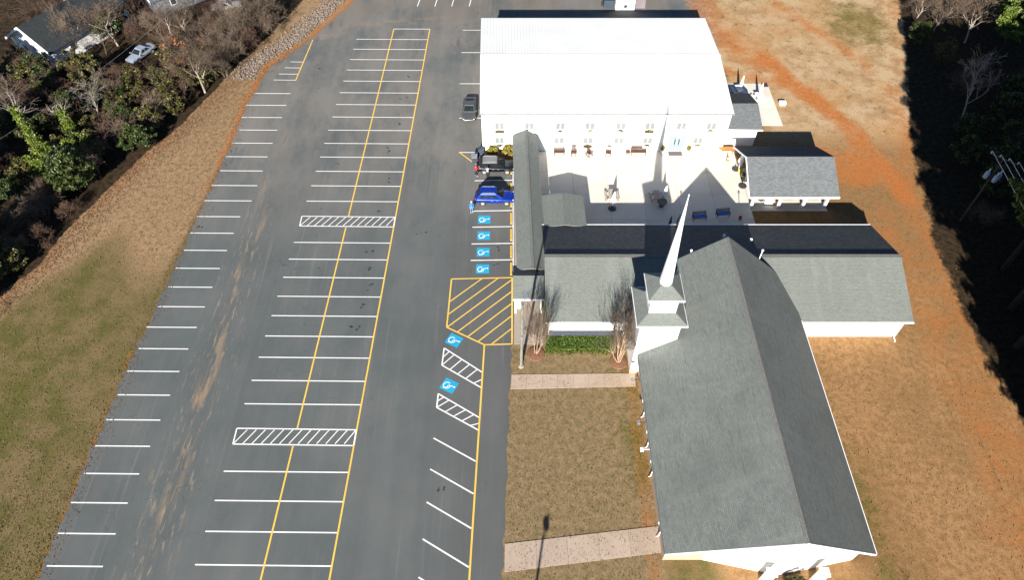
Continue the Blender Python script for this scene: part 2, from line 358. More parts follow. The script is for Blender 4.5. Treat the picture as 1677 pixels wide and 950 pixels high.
red = np.maximum(red, ss(np.hypot((GX-38.5)*0.8,(GY-69)),5,1)*0.9)
red = np.maximum(red, ss(sdist(GX,GY,[(29,90),(33,87),(39.7,85)]),2.0,0.2)*0.7)
red = np.maximum(red, ss(sdist(GX,GY,[(30,110),(31.5,98),(36,90)]),6.0,0.5)*0.62)
red = np.maximum(red, ss(sdist(GX,GY,[(42,108),(46,100),(51,91),(53,83),(52.3,75),(49.5,68)]),2.0,0.2)*0.62)
red = np.maximum(red, ss(re_-GX,9.0,1.0)*ss(GX-re_,3,0)*0.47)
red = np.maximum(red, ss(sdist(GX,GY,WEDGE),3.2,0.4)*ss(GY,96,80)*0.46)
red = np.maximum(red, ss(sdist(GX,GY,LEDGE),2.2,0.1)*ss(GY,40,75)*0.72)
red = np.maximum(red, ss(sdist(GX,GY,LEDGE),0.9,0.1)*0.5)
red = np.maximum(red, ss(np.abs(GX-43.5),6.0,0.5)*ss(GY,74,52)*0.50)
red = np.maximum(red, ss(np.abs(GX-11.6),0.7,0.2)*ss(GY,41,38)*0.9)
A['red'] = red
gr = ss(np.hypot((GX-54)*0.9,(GY-101)*0.6),9,2)*0.62
gr = np.maximum(gr, ss(GX,6.5,11.8)*ss(GX,13,12)*ss(GY,42,40)*ss(GY,20,26)*0.62)
gr = np.maximum(gr, 0.50*ss(lot_d,1.0,4)*ss(GY,52,34)*(GX<0)*ss(np.abs(GX-we-8),14,3))
gr = np.maximum(gr, ss(np.hypot(GX-34,(GY-72)*1.5),4,0.5)*0.35)
gr = np.maximum(gr, ss(np.abs(GX-30.6),1.6,0.3)*ss(GY,40,34)*0.5)
gr = np.maximum(gr, ss(GY,18.3,16.5)*ss(GX,-1,1)*ss(GX,36,28)*0.55)
A['green'] = gr
lit = np.maximum(ss(we-GX,-0.8,1.2), ss(GX-re_-3.5*ss(GY,40,24),-2.2,1.2))  # right side: dark floor drawn out to the shadow edge, tree shade painted in
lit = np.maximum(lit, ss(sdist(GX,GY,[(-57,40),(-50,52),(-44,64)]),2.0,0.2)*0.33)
A['litter_shade'] = lit
A['gravel'] = ss(GX,26,27.5)*ss(GX,36,29)*ss(GY,92,97)*0.62 + ss(GX,26,27)*ss(GX,32.5,29)*ss(GY,80,84)*ss(GY,97,92)*0.6
gz = np.zeros_like(GX)
gz -= ss(we-GX, 0, 14)*1.4*(np.abs(GX)<130)      # the wooded ground falls away a little
gv = np.stack([GX,GY,gz],-1).reshape(-1,3)
idx = np.arange(nx*ny).reshape(ny,nx)
gf = np.stack([idx[:-1,:-1],idx[:-1,1:],idx[1:,1:],idx[1:,:-1]],-1).reshape(-1,4)
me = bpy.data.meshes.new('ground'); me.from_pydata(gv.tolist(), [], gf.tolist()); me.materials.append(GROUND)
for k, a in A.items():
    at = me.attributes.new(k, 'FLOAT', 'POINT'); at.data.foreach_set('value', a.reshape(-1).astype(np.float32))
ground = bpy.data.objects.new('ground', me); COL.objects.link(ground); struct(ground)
def gh(x, y):                              # ground height in the woods
    w = float(at_y(WEDGE, np.array([y]))[0]); t = min(max((w-x)/14,0),1); return -1.4*t*t*(3-2*t) if abs(x) < 130 else 0

def ragged(pl, step=0.5, amp=0.16):
    out = []
    for (x0,y0),(x1,y1) in zip(pl[:-1], pl[1:]):
        n = max(1,int(math.hypot(x1-x0,y1-y0)/step))
        for i in range(n):
            t = i/n; out.append((x0+(x1-x0)*t+random.gauss(0,amp), y0+(y1-y0)*t+random.gauss(0,amp*0.4)))
    out.append(pl[-1]); return out
right = [(-0.9,-30),(-0.75,17.9),(-0.5,27),(-0.25,35),(0,40.4)]
poly = ragged(right, 0.6, 0.07) + [(0.12,40.45),(0.2,46.6),(0.2,70.45),(-3.9,70.45),(-4.1,92.2),(27,92.2)] + ragged([(27,92.2),(29,98),(28,108),(29,130)],0.7,0.35) + ragged(LEDGE[::-1],0.45,0.15)
lot = struct(M().prism(poly, -0.05, 0.012).build('parking_lot', ASPH))
ZL = 0.018
def strip(a, b, w, z=ZL):
    d = Vector((b[0]-a[0], b[1]-a[1], 0)).normalized(); p = Vector((-d.y, d.x, 0))*w/2
    q = [Vector((a[0],a[1],z))-p, Vector((b[0],b[1],z))-p, Vector((b[0],b[1],z))+p, Vector((a[0],a[1],z))+p]
    return M().quad(*[tuple(v) for v in q])
def line(a, b, w=0.115, mat=None, name='parking_line', z=ZL): return strip(a, b, w, z).build(name, mat or PWH, lot)
# left row, middle double row (pitch 2.7 m), right row
for k in range(25):
    y = 18.5+2.68*k
    xr = -33.45+0.036*(y-18.5) if y < 60 else -31.3+0.02*(y-60); xl = -38.3+0.02*(y-18.5)
    xl = max(xl, float(at_y(LEDGE,np.array([y]))[0])+random.uniform(-0.1,0.35))
    line((xl,y),(xr,y-0.05))
line((-33.4,15.8),(-38.2,15.85)); line((-25.9,15.9),(-15.1,15.8))
ylA = lambda y: -20.3+0.0256*(y-17.8); ylB = lambda y: -14.75+0.0256*(y-17.8)
hat = (29.3, 57.05)
rows = [18.6,21.35,24.05,26.75,33.6,36.2,38.9,41.5,44.1,46.7,49.35,52.0,54.55,61.3,64,66.65,69.35,72.05,74.75,77.55,80.3,83,85.75,88.45,91.1,93.8,96.5]
for y in rows: line((-25.95+0.030*(y-18.6), y), (ylB(y), y-0.12))
line((ylA(99.3),99.35),(ylB(99.3),99.3))
for f in (ylA, ylB):
    if f is ylA:
        for a, b in ((8,29.2),(30.95,56.9),(58.55,99.35)): line((f(a),a),(f(b),b),0.15,PYE,'yellow_line',ZL+0.004)
    else: line((f(8),8),(f(99.3),99.3),0.15,PYE,'yellow_line',ZL+0.004)
for y0 in hat:
    xl, xr = -25.55+0.03*(y0-29.3)*1.0, ylB(y0)-0.02
    for yy in (y0, y0+1.6): line((xl,yy+0.1),(xr,yy-0.06),0.12,None,'hatch_border')
    line((xl,y0+0.1),(xl-0.03,y0+1.7),0.12,None,'hatch_border',ZL+0.002); line((xr,y0),(xr+0.02,y0+1.55),0.12,None,'hatch_border',ZL+0.006)
    for i in range(13):
        a = xl+0.02+i*(xr-xl-0.9)/12; line((a,y0+0.12),(min(a+0.95,xr),y0+1.55),0.09,None,'hatch_line',ZL-0.002)
line((-30.75,85.8),(-30.15,96.3),0.15,PYE,'yellow_line',ZL+0.004)
for y in (86,87.45,89.0,90.5): line((-33.9+(y-86)*0.33,y),(-30.75+0.05*(y-86),y-0.05),0.10)
# right: angled bays beside the yellow line
yR = lambda y: -3.45+0.028*(y-17.8)
line((yR(8),8),(-2.8,40.4),0.16,PYE,'yellow_line',ZL+0.004)
for y in (15.3,18.4,21.6,24.65,27.7): line((yR(y)-4.05,y+2.3),(yR(y)-0.1,y),0.13)
def hatch_quad(q, n, mat, w, name):
    a, b, c, d = [Vector((*p,0)) for p in q]
    for p0, p1 in ((a,b),(b,c),(c,d),(d,a)): line(p0,p1,w,mat,name+'_border')
for q in ([(-6.85,40.0),(-2.9,37.1),(-2.95,35.35),(-6.95,37.95)], [(-7.1,34.7),(-3.05,32.1),(-3.1,30.8),(-7.15,33.2)]):
    for i in (0,2,3): line(q[i],q[(i+1)%4],0.13,None,'hatch_border',ZL+0.001*i)
    for t in (0.0,0.2,0.4,0.6,0.8):
        s0 = Vector(q[3]).lerp(Vector(q[2]),t); e0 = Vector(q[0]).lerp(Vector(q[1]),min(t+0.27,0.97))
        if t == 0.8: e0 = Vector(q[1]).lerp(Vector(q[2]),0.45)
        line(s0,e0,0.10,None,'hatch_line',ZL-0.002)
    line(Vector(q[3]).lerp(Vector(q[0]),0.45), Vector(q[0]).lerp(Vector(q[1]),0.14),0.10,None,'hatch_line',ZL-0.002)
YP = [(-6.6,49.1),(0.02,49.3),(0.0,40.5),(-2.8,40.4),(-6.75,42.6)]
for i in range(5): line(YP[i],YP[(i+1)%5],0.15,PYE,'yellow_border',ZL+0.001*i)
def clip_line(c0):                         # 50-degree hatching inside the yellow polygon
    d = Vector((0.72,0.69)); n = Vector((-d.y,d.x)); pts = []
    for i in range(5):
        a, b = Vector(YP[i]), Vector(YP[(i+1)%5]); fa, fb = a.dot(n)-c0, b.dot(n)-c0
        if fa*fb < 0: pts.append(a.lerp(b, fa/(fa-fb)))
    if len(pts) == 2 and (pts[0]-pts[1]).length > 0.6: line(pts[0],pts[1],0.13,PYE,'hatch_line',ZL-0.002)
for i in range(8): clip_line(29.4+1.18*i)
# bays by the covered walk
for y in (51.9,54.4,57.05,59.7,65.0): line((-4.6,y-0.1),(0.15,y),0.13)
line((-6.8,70.25),(-3.9,70.2)); line((-6.8,70.3),(-4.55,67.9),0.14,PYE,'yellow_line',ZL+0.004)
line((0.13,50.2),(0.13,68.5),0.10,None,'edge_line',ZL+0.003)
for y, x0, x1 in ((77.3,-7.1,-4.0),(85.1,-7.4,-4.2),(92.9,-7.5,-4.5),(99.0,-7.6,-4.4)): line((x0,y),(x1,y),0.12)
for x in (-14.9,-12.1,-9.4,-6.6): line((x-0.25,106.0+0.2*random.random()),(x+0.3,111.5),0.13)
def access_symbol(c, ang):
    def T(p, z): return (c[0]+p[0]*math.cos(ang)-p[1]*math.sin(ang), c[1]+p[0]*math.sin(ang)+p[1]*math.cos(ang), z)
    base = M().quad(*[T(p, ZL) for p in ((-0.72,-0.66),(0.72,-0.66),(0.72,0.66),(-0.72,0.66))]).build('access_symbol', PBL, lot)
    m = M(); z = ZL+0.004
    def bar(a, b, w=0.085):
        d = (Vector(b)-Vector(a)).normalized(); n = Vector((-d.y,d.x))*w/2; a, b = Vector(a), Vector(b)
        m.quad(T(a-n,z),T(b-n,z),T(b+n,z),T(a+n,z))
    cx, cy, r = -0.22, -0.06, 0.33           # symbol's own up is +x
    k = 18
    for i in range(k):
        a0, a1 = math.radians(60+280*i/k), math.radians(60+280*(i+1)/k)
        m.quad(*[T((cx+rr*math.cos(a),cy+rr*math.sin(a)),z) for rr,a in ((r-.035,a0),(r+.045,a0),(r+.045,a1),(r-.035,a1))])
    z += 0.001
    bar((0.42,0.08),(-0.12,0.03)); bar((-0.07,0.03),(-0.10,-0.30)); bar((-0.08,-0.27),(-0.46,-0.45)); bar((0.12,0.05),(0.10,-0.24),0.09)
    m.quad(*[T((0.53+0.09*math.cos(t),0.09+0.09*math.sin(t)),z+0.001) for t in [math.pi*2*i/10 for i in range(10)]])
    m.build('symbol_figure', PWH, base)
for y in (58.2,55.6,53.05,50.55): access_symbol((-3.25,y),0)
access_symbol((-5.9,40.95),R(-28)); access_symbol((-6.1,35.6),R(-28))
OIL = pm('oil_stain', (0.022,0.022,0.022), (0.04,0.04,0.038), 5, 0.7)
def stain(x, y, r):
    for k in range(random.randint(2,4)):
        cx, cy, rr = x+random.gauss(0,r*1.3), y+random.gauss(0,r*.9), r*random.uniform(.35,.9); n = 9
        M().quad(*[(cx+rr*random.uniform(.55,1.1)*math.cos(6.283*i/n), cy+rr*random.uniform(.5,1)*math.sin(6.283*i/n), ZL-.003+.0004*k) for i in range(n)]).build('oil_stain', OIL, lot)
for y in (42.8,45.4,48,50.7,53.2,59.8,65.2,70.7,76.1,81.6,87): stain(ylB(y)-1.7+random.gauss(0,.3),y,.24)
for x,y in ((-22.6,59.9),(-22.0,67.9),(-21.5,51),(-36.3,57),(-35.9,60),(-35.5,71),(-1.6,51.2),(-1.7,53.6),(-6.2,25),(-10.6,56),(-27.3,84),(-27.8,89)): stain(x,y,.2)
# concrete: walks, entry slab, patio, pad -- each panel a piece
def panels(name, quad, nu, nv, mat, z=0.05, gap=0.02, t=0.1, piece='concrete_panel'):
    root = bpy.data.objects.new(name, None); COL.objects.link(root); struct(root); root.location = (*quad[0],0)
    P = [Vector(p) for p in quad]
    f = lambda u,v: P[0].lerp(P[1],u).lerp(P[3].lerp(P[2],u),v)
    for i in range(nu):
        for j in range(nv):
            g = gap/2
            U0, U1, V0, V1 = i/nu, (i+1)/nu, j/nv, (j+1)/nv
            du = g/max((P[1]-P[0]).length,1); dv = g/max((P[3]-P[0]).length,1)
            q = [f(U0+du,V0+dv),f(U1-du,V0+dv),f(U1-du,V1-dv),f(U0+du,V1-dv)]
            M().prism([tuple(v) for v in q], z-t, z+random.uniform(-.004,.004)).build(piece, mat, root)
    return root
panels('north_walk', [(-0.15,35.2),(12.0,35.5),(12.1,37.0),(-0.05,36.85)], 8, 1, CONW, 0.04)
panels('south_walk', [(-0.62,18.0),(12.5,19.6),(12.4,21.8),(-0.6,20.3)], 5, 1, CONW, 0.04)
panels('entry_slab', [(0.2,40.45),(3.15,40.45),(3.25,46.7),(0.22,46.7)], 1, 3, CONE, 0.05)
panels('covered_walk_floor', [(0.25,46.7),(3.25,46.7),(3.3,70.4),(0.25,70.4)], 1, 8, CONE, 0.05)
panels('patio', [(3.32,54.2),(28.4,54.2),(28.4,70.5),(3.32,70.5)], 6, 4, CONC, 0.05, 0.03)
panels('picnic_shelter_floor', [(28.42,59.6),(37.4,59.6),(37.4,67.2),(28.42,67.2)], 3, 2, CONC, 0.05)
panels('picnic_pad', [(31.2,75.7),(36.0,75.7),(36.1,85.1),(30.2,85.1)], 2, 3, CONC, 0.06)
bed = M().prism([(-3.75,68.2),(-1.9,67.4),(0.2,67.3),(0.2,70.46),(-3.75,70.46)], -0.02, 0.06).build('planting_bed', MULCH); struct(bed)

# ------------------------------------------------------------------ church
church = thing('church', 'white and tan church with grey shingled roofs, long nave and cross wing', 'church', (20.2,30,0))
EW, EE, RX, EZ, RZ = 11.9, 28.4, 20.65, 3.4, 10.0
YS, YN, PROW = 18.35, 46.0, 16.9
slope = (RZ-EZ)/(RX-EW)
zt = lambda x: RZ-(RX-x)*slope if x < RX else RZ-(x-RX)*(RZ-EZ)/(EE-RX)
roof = M()
roof.slab([(EW,YS,EZ),(RX,PROW,RZ),(RX,YN,RZ),(16.3,YN,zt(16.3)),(16.3,41.0,zt(16.3)),(EW,41.0,EZ)], 0.16)
roof.slab([(RX,PROW,RZ),(EE,YS,EZ),(EE,YN,EZ),(RX,YN,RZ)], 0.16)
nroof = roof.build('nave_roof', SHG, church)
RIDGEM = shingle_mat('ridge_cap_shingles', (0.155,0.155,0.145), (0.13,0.13,0.12), 0.1)
for i in range(29):                                  # ridge cap, piece by piece
    y0 = PROW+i*(YN-PROW)/29; y1 = y0+(YN-PROW)/29-0.02
    M().slab([(RX-0.26,y0,RZ-0.18),(RX,y0,RZ+0.035),(RX,y1,RZ+0.02),(RX-0.26,y1,RZ-0.195)],0.03).slab([(RX,y0,RZ+0.035),(RX+0.26,y0,RZ-0.18),(RX+0.26,y1,RZ-0.195),(RX,y1,RZ+0.02)],0.03).build('ridge_cap', RIDGEM, nroof)
# walls: pentagon prism in tan brick, white north gable and tall side wall
w = M(); iw, ie = EW+0.45, EE-0.45
zi = lambda x: zt(x)-0.18
w.quad((iw,40.8,0),(iw,19.0,0),(iw,19.0,zi(iw)),(iw,40.8,zi(iw))); w.quad((ie,19.0,0),(ie,45.8,0),(ie,45.8,zi(ie)),(ie,19.0,zi(ie)))
w.quad((iw,19.0,0),(15.6,19.0,0),(15.6,19.0,zi(15.6)),(iw,19.0,zi(iw)))
w.build('nave_wall', BRICK, church)
g = M(); g.quad((ie,45.75,0),(16.5,45.75,0),(16.5,45.75,zi(16.5)),(RX,45.75,zi(RX)),(ie,45.75,zi(ie))); g.quad((16.5,45.75,0),(16.5,40.5,0),(16.5,40.5,zi(16.5)),(16.5,45.75,zi(16.5)))
g.build('gable_wall', WSID, church)
# south front: shallow prow of white siding
f = M(); P0, P1, P2 = (15.6,19.0), (21.6,17.75), (27.95,19.0)
f.quad((*P0,0),(*P1,0),(*P1,zi(P1[0])),(RX,18.05,zi(RX)),(*P0,zi(P0[0]))); f.quad((*P1,0),(*P2,0),(*P2,zi(P2[0])),(*P1,zi(P1[0])))
f.build('front_wall', WSID, church)
for x in (20.2,24.3):
    c_ = M().box(x-.28,x+.28,16.9,17.45,0.0,2.6).build('front_pillar', WSID, church); M().box(x-.36,x+.36,16.82,17.53,2.61,2.75).build('pillar_cap', WTRIM, c_)
# fascia, gutters, rakes
def rail(name, a, b, w=0.05, h=0.16, mat=WTRIM, par=church):
    m = M(); a, b = Vector(a), Vector(b); d = (b-a); n = Vector((-d.y,d.x,0)).normalized()*w
    m.loft([[p-n-Vector((0,0,h)), p+n-Vector((0,0,h)), p+n, p-n] for p in (a,b)]); return m.build(name, mat, par)
rail('gutter',(EW-0.06,YS,EZ-0.02),(EW-0.06,36.7,EZ-0.02),0.03,0.12,GEDGE); rail('gutter',(EE+0.04,YS,EZ-0.02),(EE+0.04,41.0,EZ-0.02),0.03,0.12)
rail('rake_board',(EW,YS-0.04,EZ+0.02),(RX,PROW-0.04,RZ+0.02),0.035,0.3); rail('rake_board',(RX,PROW-0.04,RZ+0.02),(EE,YS-0.04,EZ+0.02),0.035,0.3)
rail('rake_board',(16.3,YN+0.04,zt(16.3)-.02),(RX,YN+0.04,RZ-.02),0.03,0.2,GEDGE); rail('rake_board',(RX,YN+.04,RZ-.02),(27.0,YN+.04,zt(27.0)-.02),0.03,0.2,GEDGE)
for y in (20.9,26.2,29.0,32.1): # downspouts on the west wall, with elbow
    m = M(); m.tube([(EW-0.1,y,EZ-0.05),(EW-0.05,y,EZ-0.45),(iw-0.08,y,EZ-0.8),(iw-0.08,y,0.25),(iw-0.25,y,0.08)],0.04,6); m.build('downspout', WTRIM, church)
for y in (27.2,29.8,34.2):
    l = M().box(EW-0.75,EW-0.1,y-0.03,y+0.03,EZ-0.03,EZ+0.03).build('floodlight', DMETAL if y!=27.2 else WTRIM, church)
    M().cbox((EW-0.75,y,EZ-0.02),(0.26,0.34,0.2)).build('lamp_housing', GMETAL if y!=27.2 else WTRIM, l)
for y in (22.5,25,27.6,30.6,33.4):
    wi = M().box(iw-0.03,iw-0.002,y-0.6,y+0.6,0.9,2.6).build('window', WTRIM, church); M().box(iw-0.045,iw-0.032,y-0.5,y+0.5,1.0,2.5).build('pane', GLASS, wi)
for y in (22.5,26,29.5,33,37):
    wi = M().box(ie+0.002,ie+0.03,y-0.6,y+0.6,0.9,2.6).build('window', WTRIM, church); M().box(ie+0.032,ie+0.045,y-0.5,y+0.5,1.0,2.5).build('pane', GLASS, wi)
# cross wing
WY0, WY1, WYR, WZ, WRZ, WX0, WX1 = 41.0, 54.3, 47.55, 3.1, 5.5, 3.3, 39.6
wz = lambda y: WRZ-abs(y-WYR)*(WRZ-WZ)/(WYR-WY0)
wr = M(); wr.slab([(WX0,WY0,WZ),(16.6,WY0,WZ),(16.6,WYR,WRZ),(WX0,WYR,WRZ)],0.14); wr.slab([(24.0,WY0,WZ),(WX1,WY0,WZ),(WX1,WYR,WRZ),(24.0,WYR,WRZ)],0.14)
wr.slab([(16.6,46.0,wz(46.0)),(24,46.0,wz(46.0)),(24,WYR,WRZ),(16.6,WYR,WRZ)],0.14)
wr.build('wing_south_roof', SHL, church)
SHD = shingle_mat('shaded_slope_shingles', (0.085,0.090,0.092), (0.050,0.054,0.056), 0.3)  # darker copy of the roof shingles, north-slope shade put into the colour
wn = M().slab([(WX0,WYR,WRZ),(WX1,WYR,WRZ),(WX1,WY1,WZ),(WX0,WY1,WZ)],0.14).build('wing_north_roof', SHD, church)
rail('ridge_cap',(WX0,WYR,WRZ+0.06),(16.4,WYR,WRZ+0.06),0.22,0.08,RIDGEM); rail('ridge_cap',(22,WYR,WRZ+0.06),(WX1,WYR,WRZ+0.06),0.22,0.08,RIDGEM)
rail('gutter',(WX0,WY0-0.06,WZ),(iw-0.9,WY0-0.06,WZ),0.06,0.14); rail('gutter',(EE+.1,WY0-0.06,WZ),(WX1,WY0-0.06,WZ),0.06,0.14); rail('gutter',(WX0,WY1+0.06,WZ),(WX1,WY1+0.06,WZ),0.06,0.14)
ww = M()
for y, yy in ((WY0+0.45,1),(WY1-0.45,-1)):
    for a, b in (((WX0+.4),11.4),(11.4,28.0),(28.0,WX1-.4)):
        if yy == 1 and a == 11.4: continue
        q = [(a,y,0),(b,y,0),(b,y,wz(y)-.15),(a,y,wz(y)-.15)]; ww.quad(*(q if yy==1 else q[::-1]))
for x, s in ((WX0+0.4,-1),(WX1-0.4,1)):
    q = [(x,WY0+.45,0),(x,WY1-.45,0),(x,WY1-.45,wz(WY1-.45)-.15),(x,WYR,WRZ-.15),(x,WY0+.45,wz(WY0+.45)-.15)]; ww.quad(*(q if s==1 else q[::-1]))
ww.build('wing_wall', WSID, church)
M().box(WX0+.42,11.3,WY0+.40,WY0+.447,0,1.05).build('wall_shade_band', pm('wall_shade_navy',(0.05,0.06,0.075),(0.04,0.045,0.06),3,0.8), church)  # navy band painting in the shade along the wall foot
for x in (30.0,38.9): M().tube([(x,WY0-.05,WZ-.1),(x,WY0+.36,WZ-.5),(x,WY0+.36,.3),(x,WY0-.3,.1)],0.06,6).build('downspout', WTRIM, church)
for x,y in ((17.6,46.3),(24.6,46.3)):
    p = M().tube([(x,y,wz(y)-.1),(x,y,7.7)],0.05,8).build('vent_pipe', WTRIM, church); M().lathe([(0.0,7.7),(0.12,7.72),(0.12,7.82),(0.0,7.9)],10,(x,y,0)).build('cap', WTRIM, p)
for x,y in ((22.6,51.5),(25.2,50.6)): M().lathe([(0.11,wz(y)-.1),(0.11,wz(y)+.3),(0.16,wz(y)+.32),(0.16,wz(y)+.42),(0.02,wz(y)+.46)],10,(x,y,0)).build('roof_vent', WTRIM, church)
# entry porch at the west end
pr = M(); pr.slab([(0.1,44.2,2.7),(3.29,44.2,2.7),(3.29,46.6,3.55),(0.1,46.6,3.55)],0.12); pr.build('porch_south_roof', SHL, church)
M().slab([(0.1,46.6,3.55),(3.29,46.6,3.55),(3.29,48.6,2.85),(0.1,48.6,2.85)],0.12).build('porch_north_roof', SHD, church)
rail('porch_gutter',(0.1,44.15,2.7),(3.28,44.15,2.7),0.05,0.14)
for x in (0.35,3.0):
    for y in (44.5,48.2): M().box(x-.09,x+.09,y-.09,y+.09,0.05,2.66).build('porch_post', WTRIM, church)
M().box(0.2,1.1,46.1,46.3,0.05,2.4).build('entry_door', WTRIM, church)
# steeple
TX, TY = 13.35, 38.85
def ring(h, z): return [(TX-h,TY-h,z),(TX+h,TY-h,z),(TX+h,TY+h,z),(TX-h,TY+h,z)]
st = M().loft([ring(1.82,0),ring(1.82,8.35)]).build('tower_base', WSID, church)
M().loft([ring(2.29,8.28),ring(2.29,8.42)]).build('tower_eave', WTRIM, st)
M().loft([ring(2.25,8.43),ring(1.21,9.05)]).build('tower_skirt_roof', SHL, st)
bl = M().loft([ring(1.2,9.0),ring(1.2,11.1)]).build('belfry', WSID, church)
M().loft([ring(1.6,11.05),ring(1.6,11.2)]).build('belfry_eave', WTRIM, bl)
M().loft([ring(1.57,11.21),ring(0.5,11.95)]).build('belfry_roof', SHL, bl)
sp = M(); k = 8
r8 = lambda r, z: [(TX+r*math.cos(math.pi/8+i*math.pi/4)/math.cos(math.pi/8), TY+r*math.sin(math.pi/8+i*math.pi/4)/math.cos(math.pi/8), z) for i in range(8)]
spire = sp.loft([r8(0.52,11.9),r8(0.02,22.1)]).build('spire', WTRIM, church)
M().lathe([(0.01,22.05),(0.06,22.1),(0.06,22.2),(0.01,22.3)],8,(TX,TY,0)).build('finial', WTRIM, spire)
M().loft([ring(1.84,0),ring(1.84,0.4)]).build('tower_plinth', BRICK, st)

# ------------------------------------------------------------------ assembly hall behind the patio
hall = thing('assembly_hall', 'large white metal hall with low pitched white roof behind the patio', 'building', (11.5,70.5,0))
F0, F1, B0, B1, FY, BY, HZ, HR = -3.75, 26.85, -4.2, 27.05, 70.5, 92.0, 6.05, 7.0
M().quad((F0,FY,0),(F1,FY,0),(F1,FY,HZ-.1),(F0,FY,HZ-.1)).build('front_wall', WSID, hall)
MY = (FY+BY)/2
M().quad((B0+.02,BY-.2,0),(F0,FY,0),(F0,FY,HZ-.1),((F0+B0)/2,MY,HR-.12),(B0+.02,BY-.2,HZ-.1)).build('side_wall', WSID, hall)
M().quad((F1,FY,0),(B1,BY-.2,0),(B1,BY-.2,HZ-.1),((F1+B1)/2,MY,HR-.12),(F1,FY,HZ-.1)).build('side_wall', WSID, hall)
M().quad((B1,BY-.2,0),(B0,BY-.2,0),(B0,BY-.2,HZ-.1),(B1,BY-.2,HZ-.1)).build('back_wall', WSID, hall)
m0, m1 = (F0+B0)/2-.15, (F1+B1)/2+.15
hr = M().slab([(F0-.15,FY-.2,HZ),(F1+.15,FY-.2,HZ),(m1,MY,HR),(m0,MY,HR)],0.08).slab([(m0,MY,HR),(m1,MY,HR),(B1+.15,BY,HZ),(B0-.15,BY,HZ)],0.08).build('metal_roof', WMETAL, hall)
rb = M(); n = 76
for i in range(1,n):
    t = i/n; xa = F0-.15+t*(F1-F0+.3); xm = m0+t*(m1-m0); xb = B0-.15+t*(B1-B0+.3)
    for a, b in (((xa,FY-.2,HZ),(xm,MY,HR)),((xm,MY,HR),(xb,BY,HZ))):
        rb.add([(a[0]-.03,a[1],a[2]),(a[0]+.03,a[1],a[2]),(a[0],a[1],a[2]+.05),(b[0]-.03,b[1],b[2]),(b[0]+.03,b[1],b[2]),(b[0],b[1],b[2]+.05)],[(0,2,5,3),(2,1,4,5),(0,1,2),(3,5,4)])
tag(rb.build('roof_ribs', WMETAL, hr), kind='stuff')
rail('roof_ridge',(m0,MY,HR+.07),(m1,MY,HR+.07),0.2,0.06,WMETAL,hall); rail('gutter',(F0-.2,FY-.27,HZ),(F1+.2,FY-.27,HZ-.02),0.05,0.15,pm('pale_gutter',(0.22,0.23,0.23)),hall)  # hall gutter coloured grey to draw the shadow line at the eave
GUT = pm('gutter_shadow_gap', (0.4,0.42,0.42)); 
def leaves(m, n, c, rad, s, flat=0.0, shell=0.0, ratio=0.55):
    """n leaf quads spread through an ellipsoid"""
    d = rng.normal(size=(n,3)); d /= np.linalg.norm(d,axis=1)[:,None]
    r = (shell+(1-shell)*rng.random((n,1)))**(1/2.2)
    C = np.array(c)+d*r*np.array(rad)
    u = rng.normal(size=(n,3)); u[:,2] *= (1-flat); u /= np.linalg.norm(u,axis=1)[:,None]
    v = np.cross(u, rng.normal(size=(n,3))); v /= np.linalg.norm(v,axis=1)[:,None]
    k = s*(0.6+0.8*rng.random((n,1)))
    m.quads(C, u*k, v*k*ratio); return m
BOXPL = [LFY,LFO,LFI]
def hall_window(x, z, plant, low):
    o = M().box(x-.62,x+.62,FY-.05,FY-.003,z-.55,z+.55).build('window', WTRIM, hall)
    for dx in (-.3,.3): M().box(x+dx-.26,x+dx+.26,FY-.065,FY-.052,z-.48,z+.48).build('pane', PANE, o)
    if not low:
        for dx in (-.8,.8): M().cbox((x+dx,FY-.06,z+.9),(0.1,0.1,0.16)).build('wall_lamp', GMETAL, hall)
    b = M().box(x-.55,x+.55,FY-.32,FY-.07,z-.95,z-.7).build('window_box', WTRIM if plant != 2 else BROWNW, hall)
    if plant is not None: leaves(M(), 60, (x,FY-.22,z-.72), (0.42,0.16,0.2), 0.09).build('trailing_plant', BOXPL[plant], b)
for i, x in enumerate((-1.55,2.16,6.0,9.65,13.5,17.1,21.0,24.7)): hall_window(x, 4.05, (2,None,1,0,1,2,None,0)[i], False)
for i, x in enumerate((-1.58,5.95,9.6,13.5,17.15,23.5)): hall_window(x, 1.75, (1,None,2,None,1,0)[i], True)
PALED = pm('pale_blue_door', (0.22,0.26,0.29), (0.19,0.23,0.26), 2, 0.4)
M().box(19.7,22.0,FY-.04,FY-.003,0.1,2.55).build('door_frame', WTRIM, hall)
for x0, x1, hx in ((19.8,20.84,20.6),(20.86,21.9,21.1)):
    d = M().box(x0,x1,FY-.08,FY-.045,0.12,2.45).build('door', PALED, hall); M().box(hx-.07,hx+.07,FY-.1,FY-.083,1.2,2.0).build('glass_slot', GLASS, d); M().tube([(hx,FY-.11,0.95),(hx,FY-.16,1.0),(hx,FY-.16,1.15),(hx,FY-.11,1.2)],0.02,5).build('handle', DMETAL, d)
M().box(F0+.05,F0+.17,FY-.14,FY-.003,0.1,HZ-.15).build('downspout', WTRIM, hall); M().box(F1-.25,F1-.13,FY-.14,FY-.003,0.1,HZ-.15).build('downspout', WTRIM, hall)
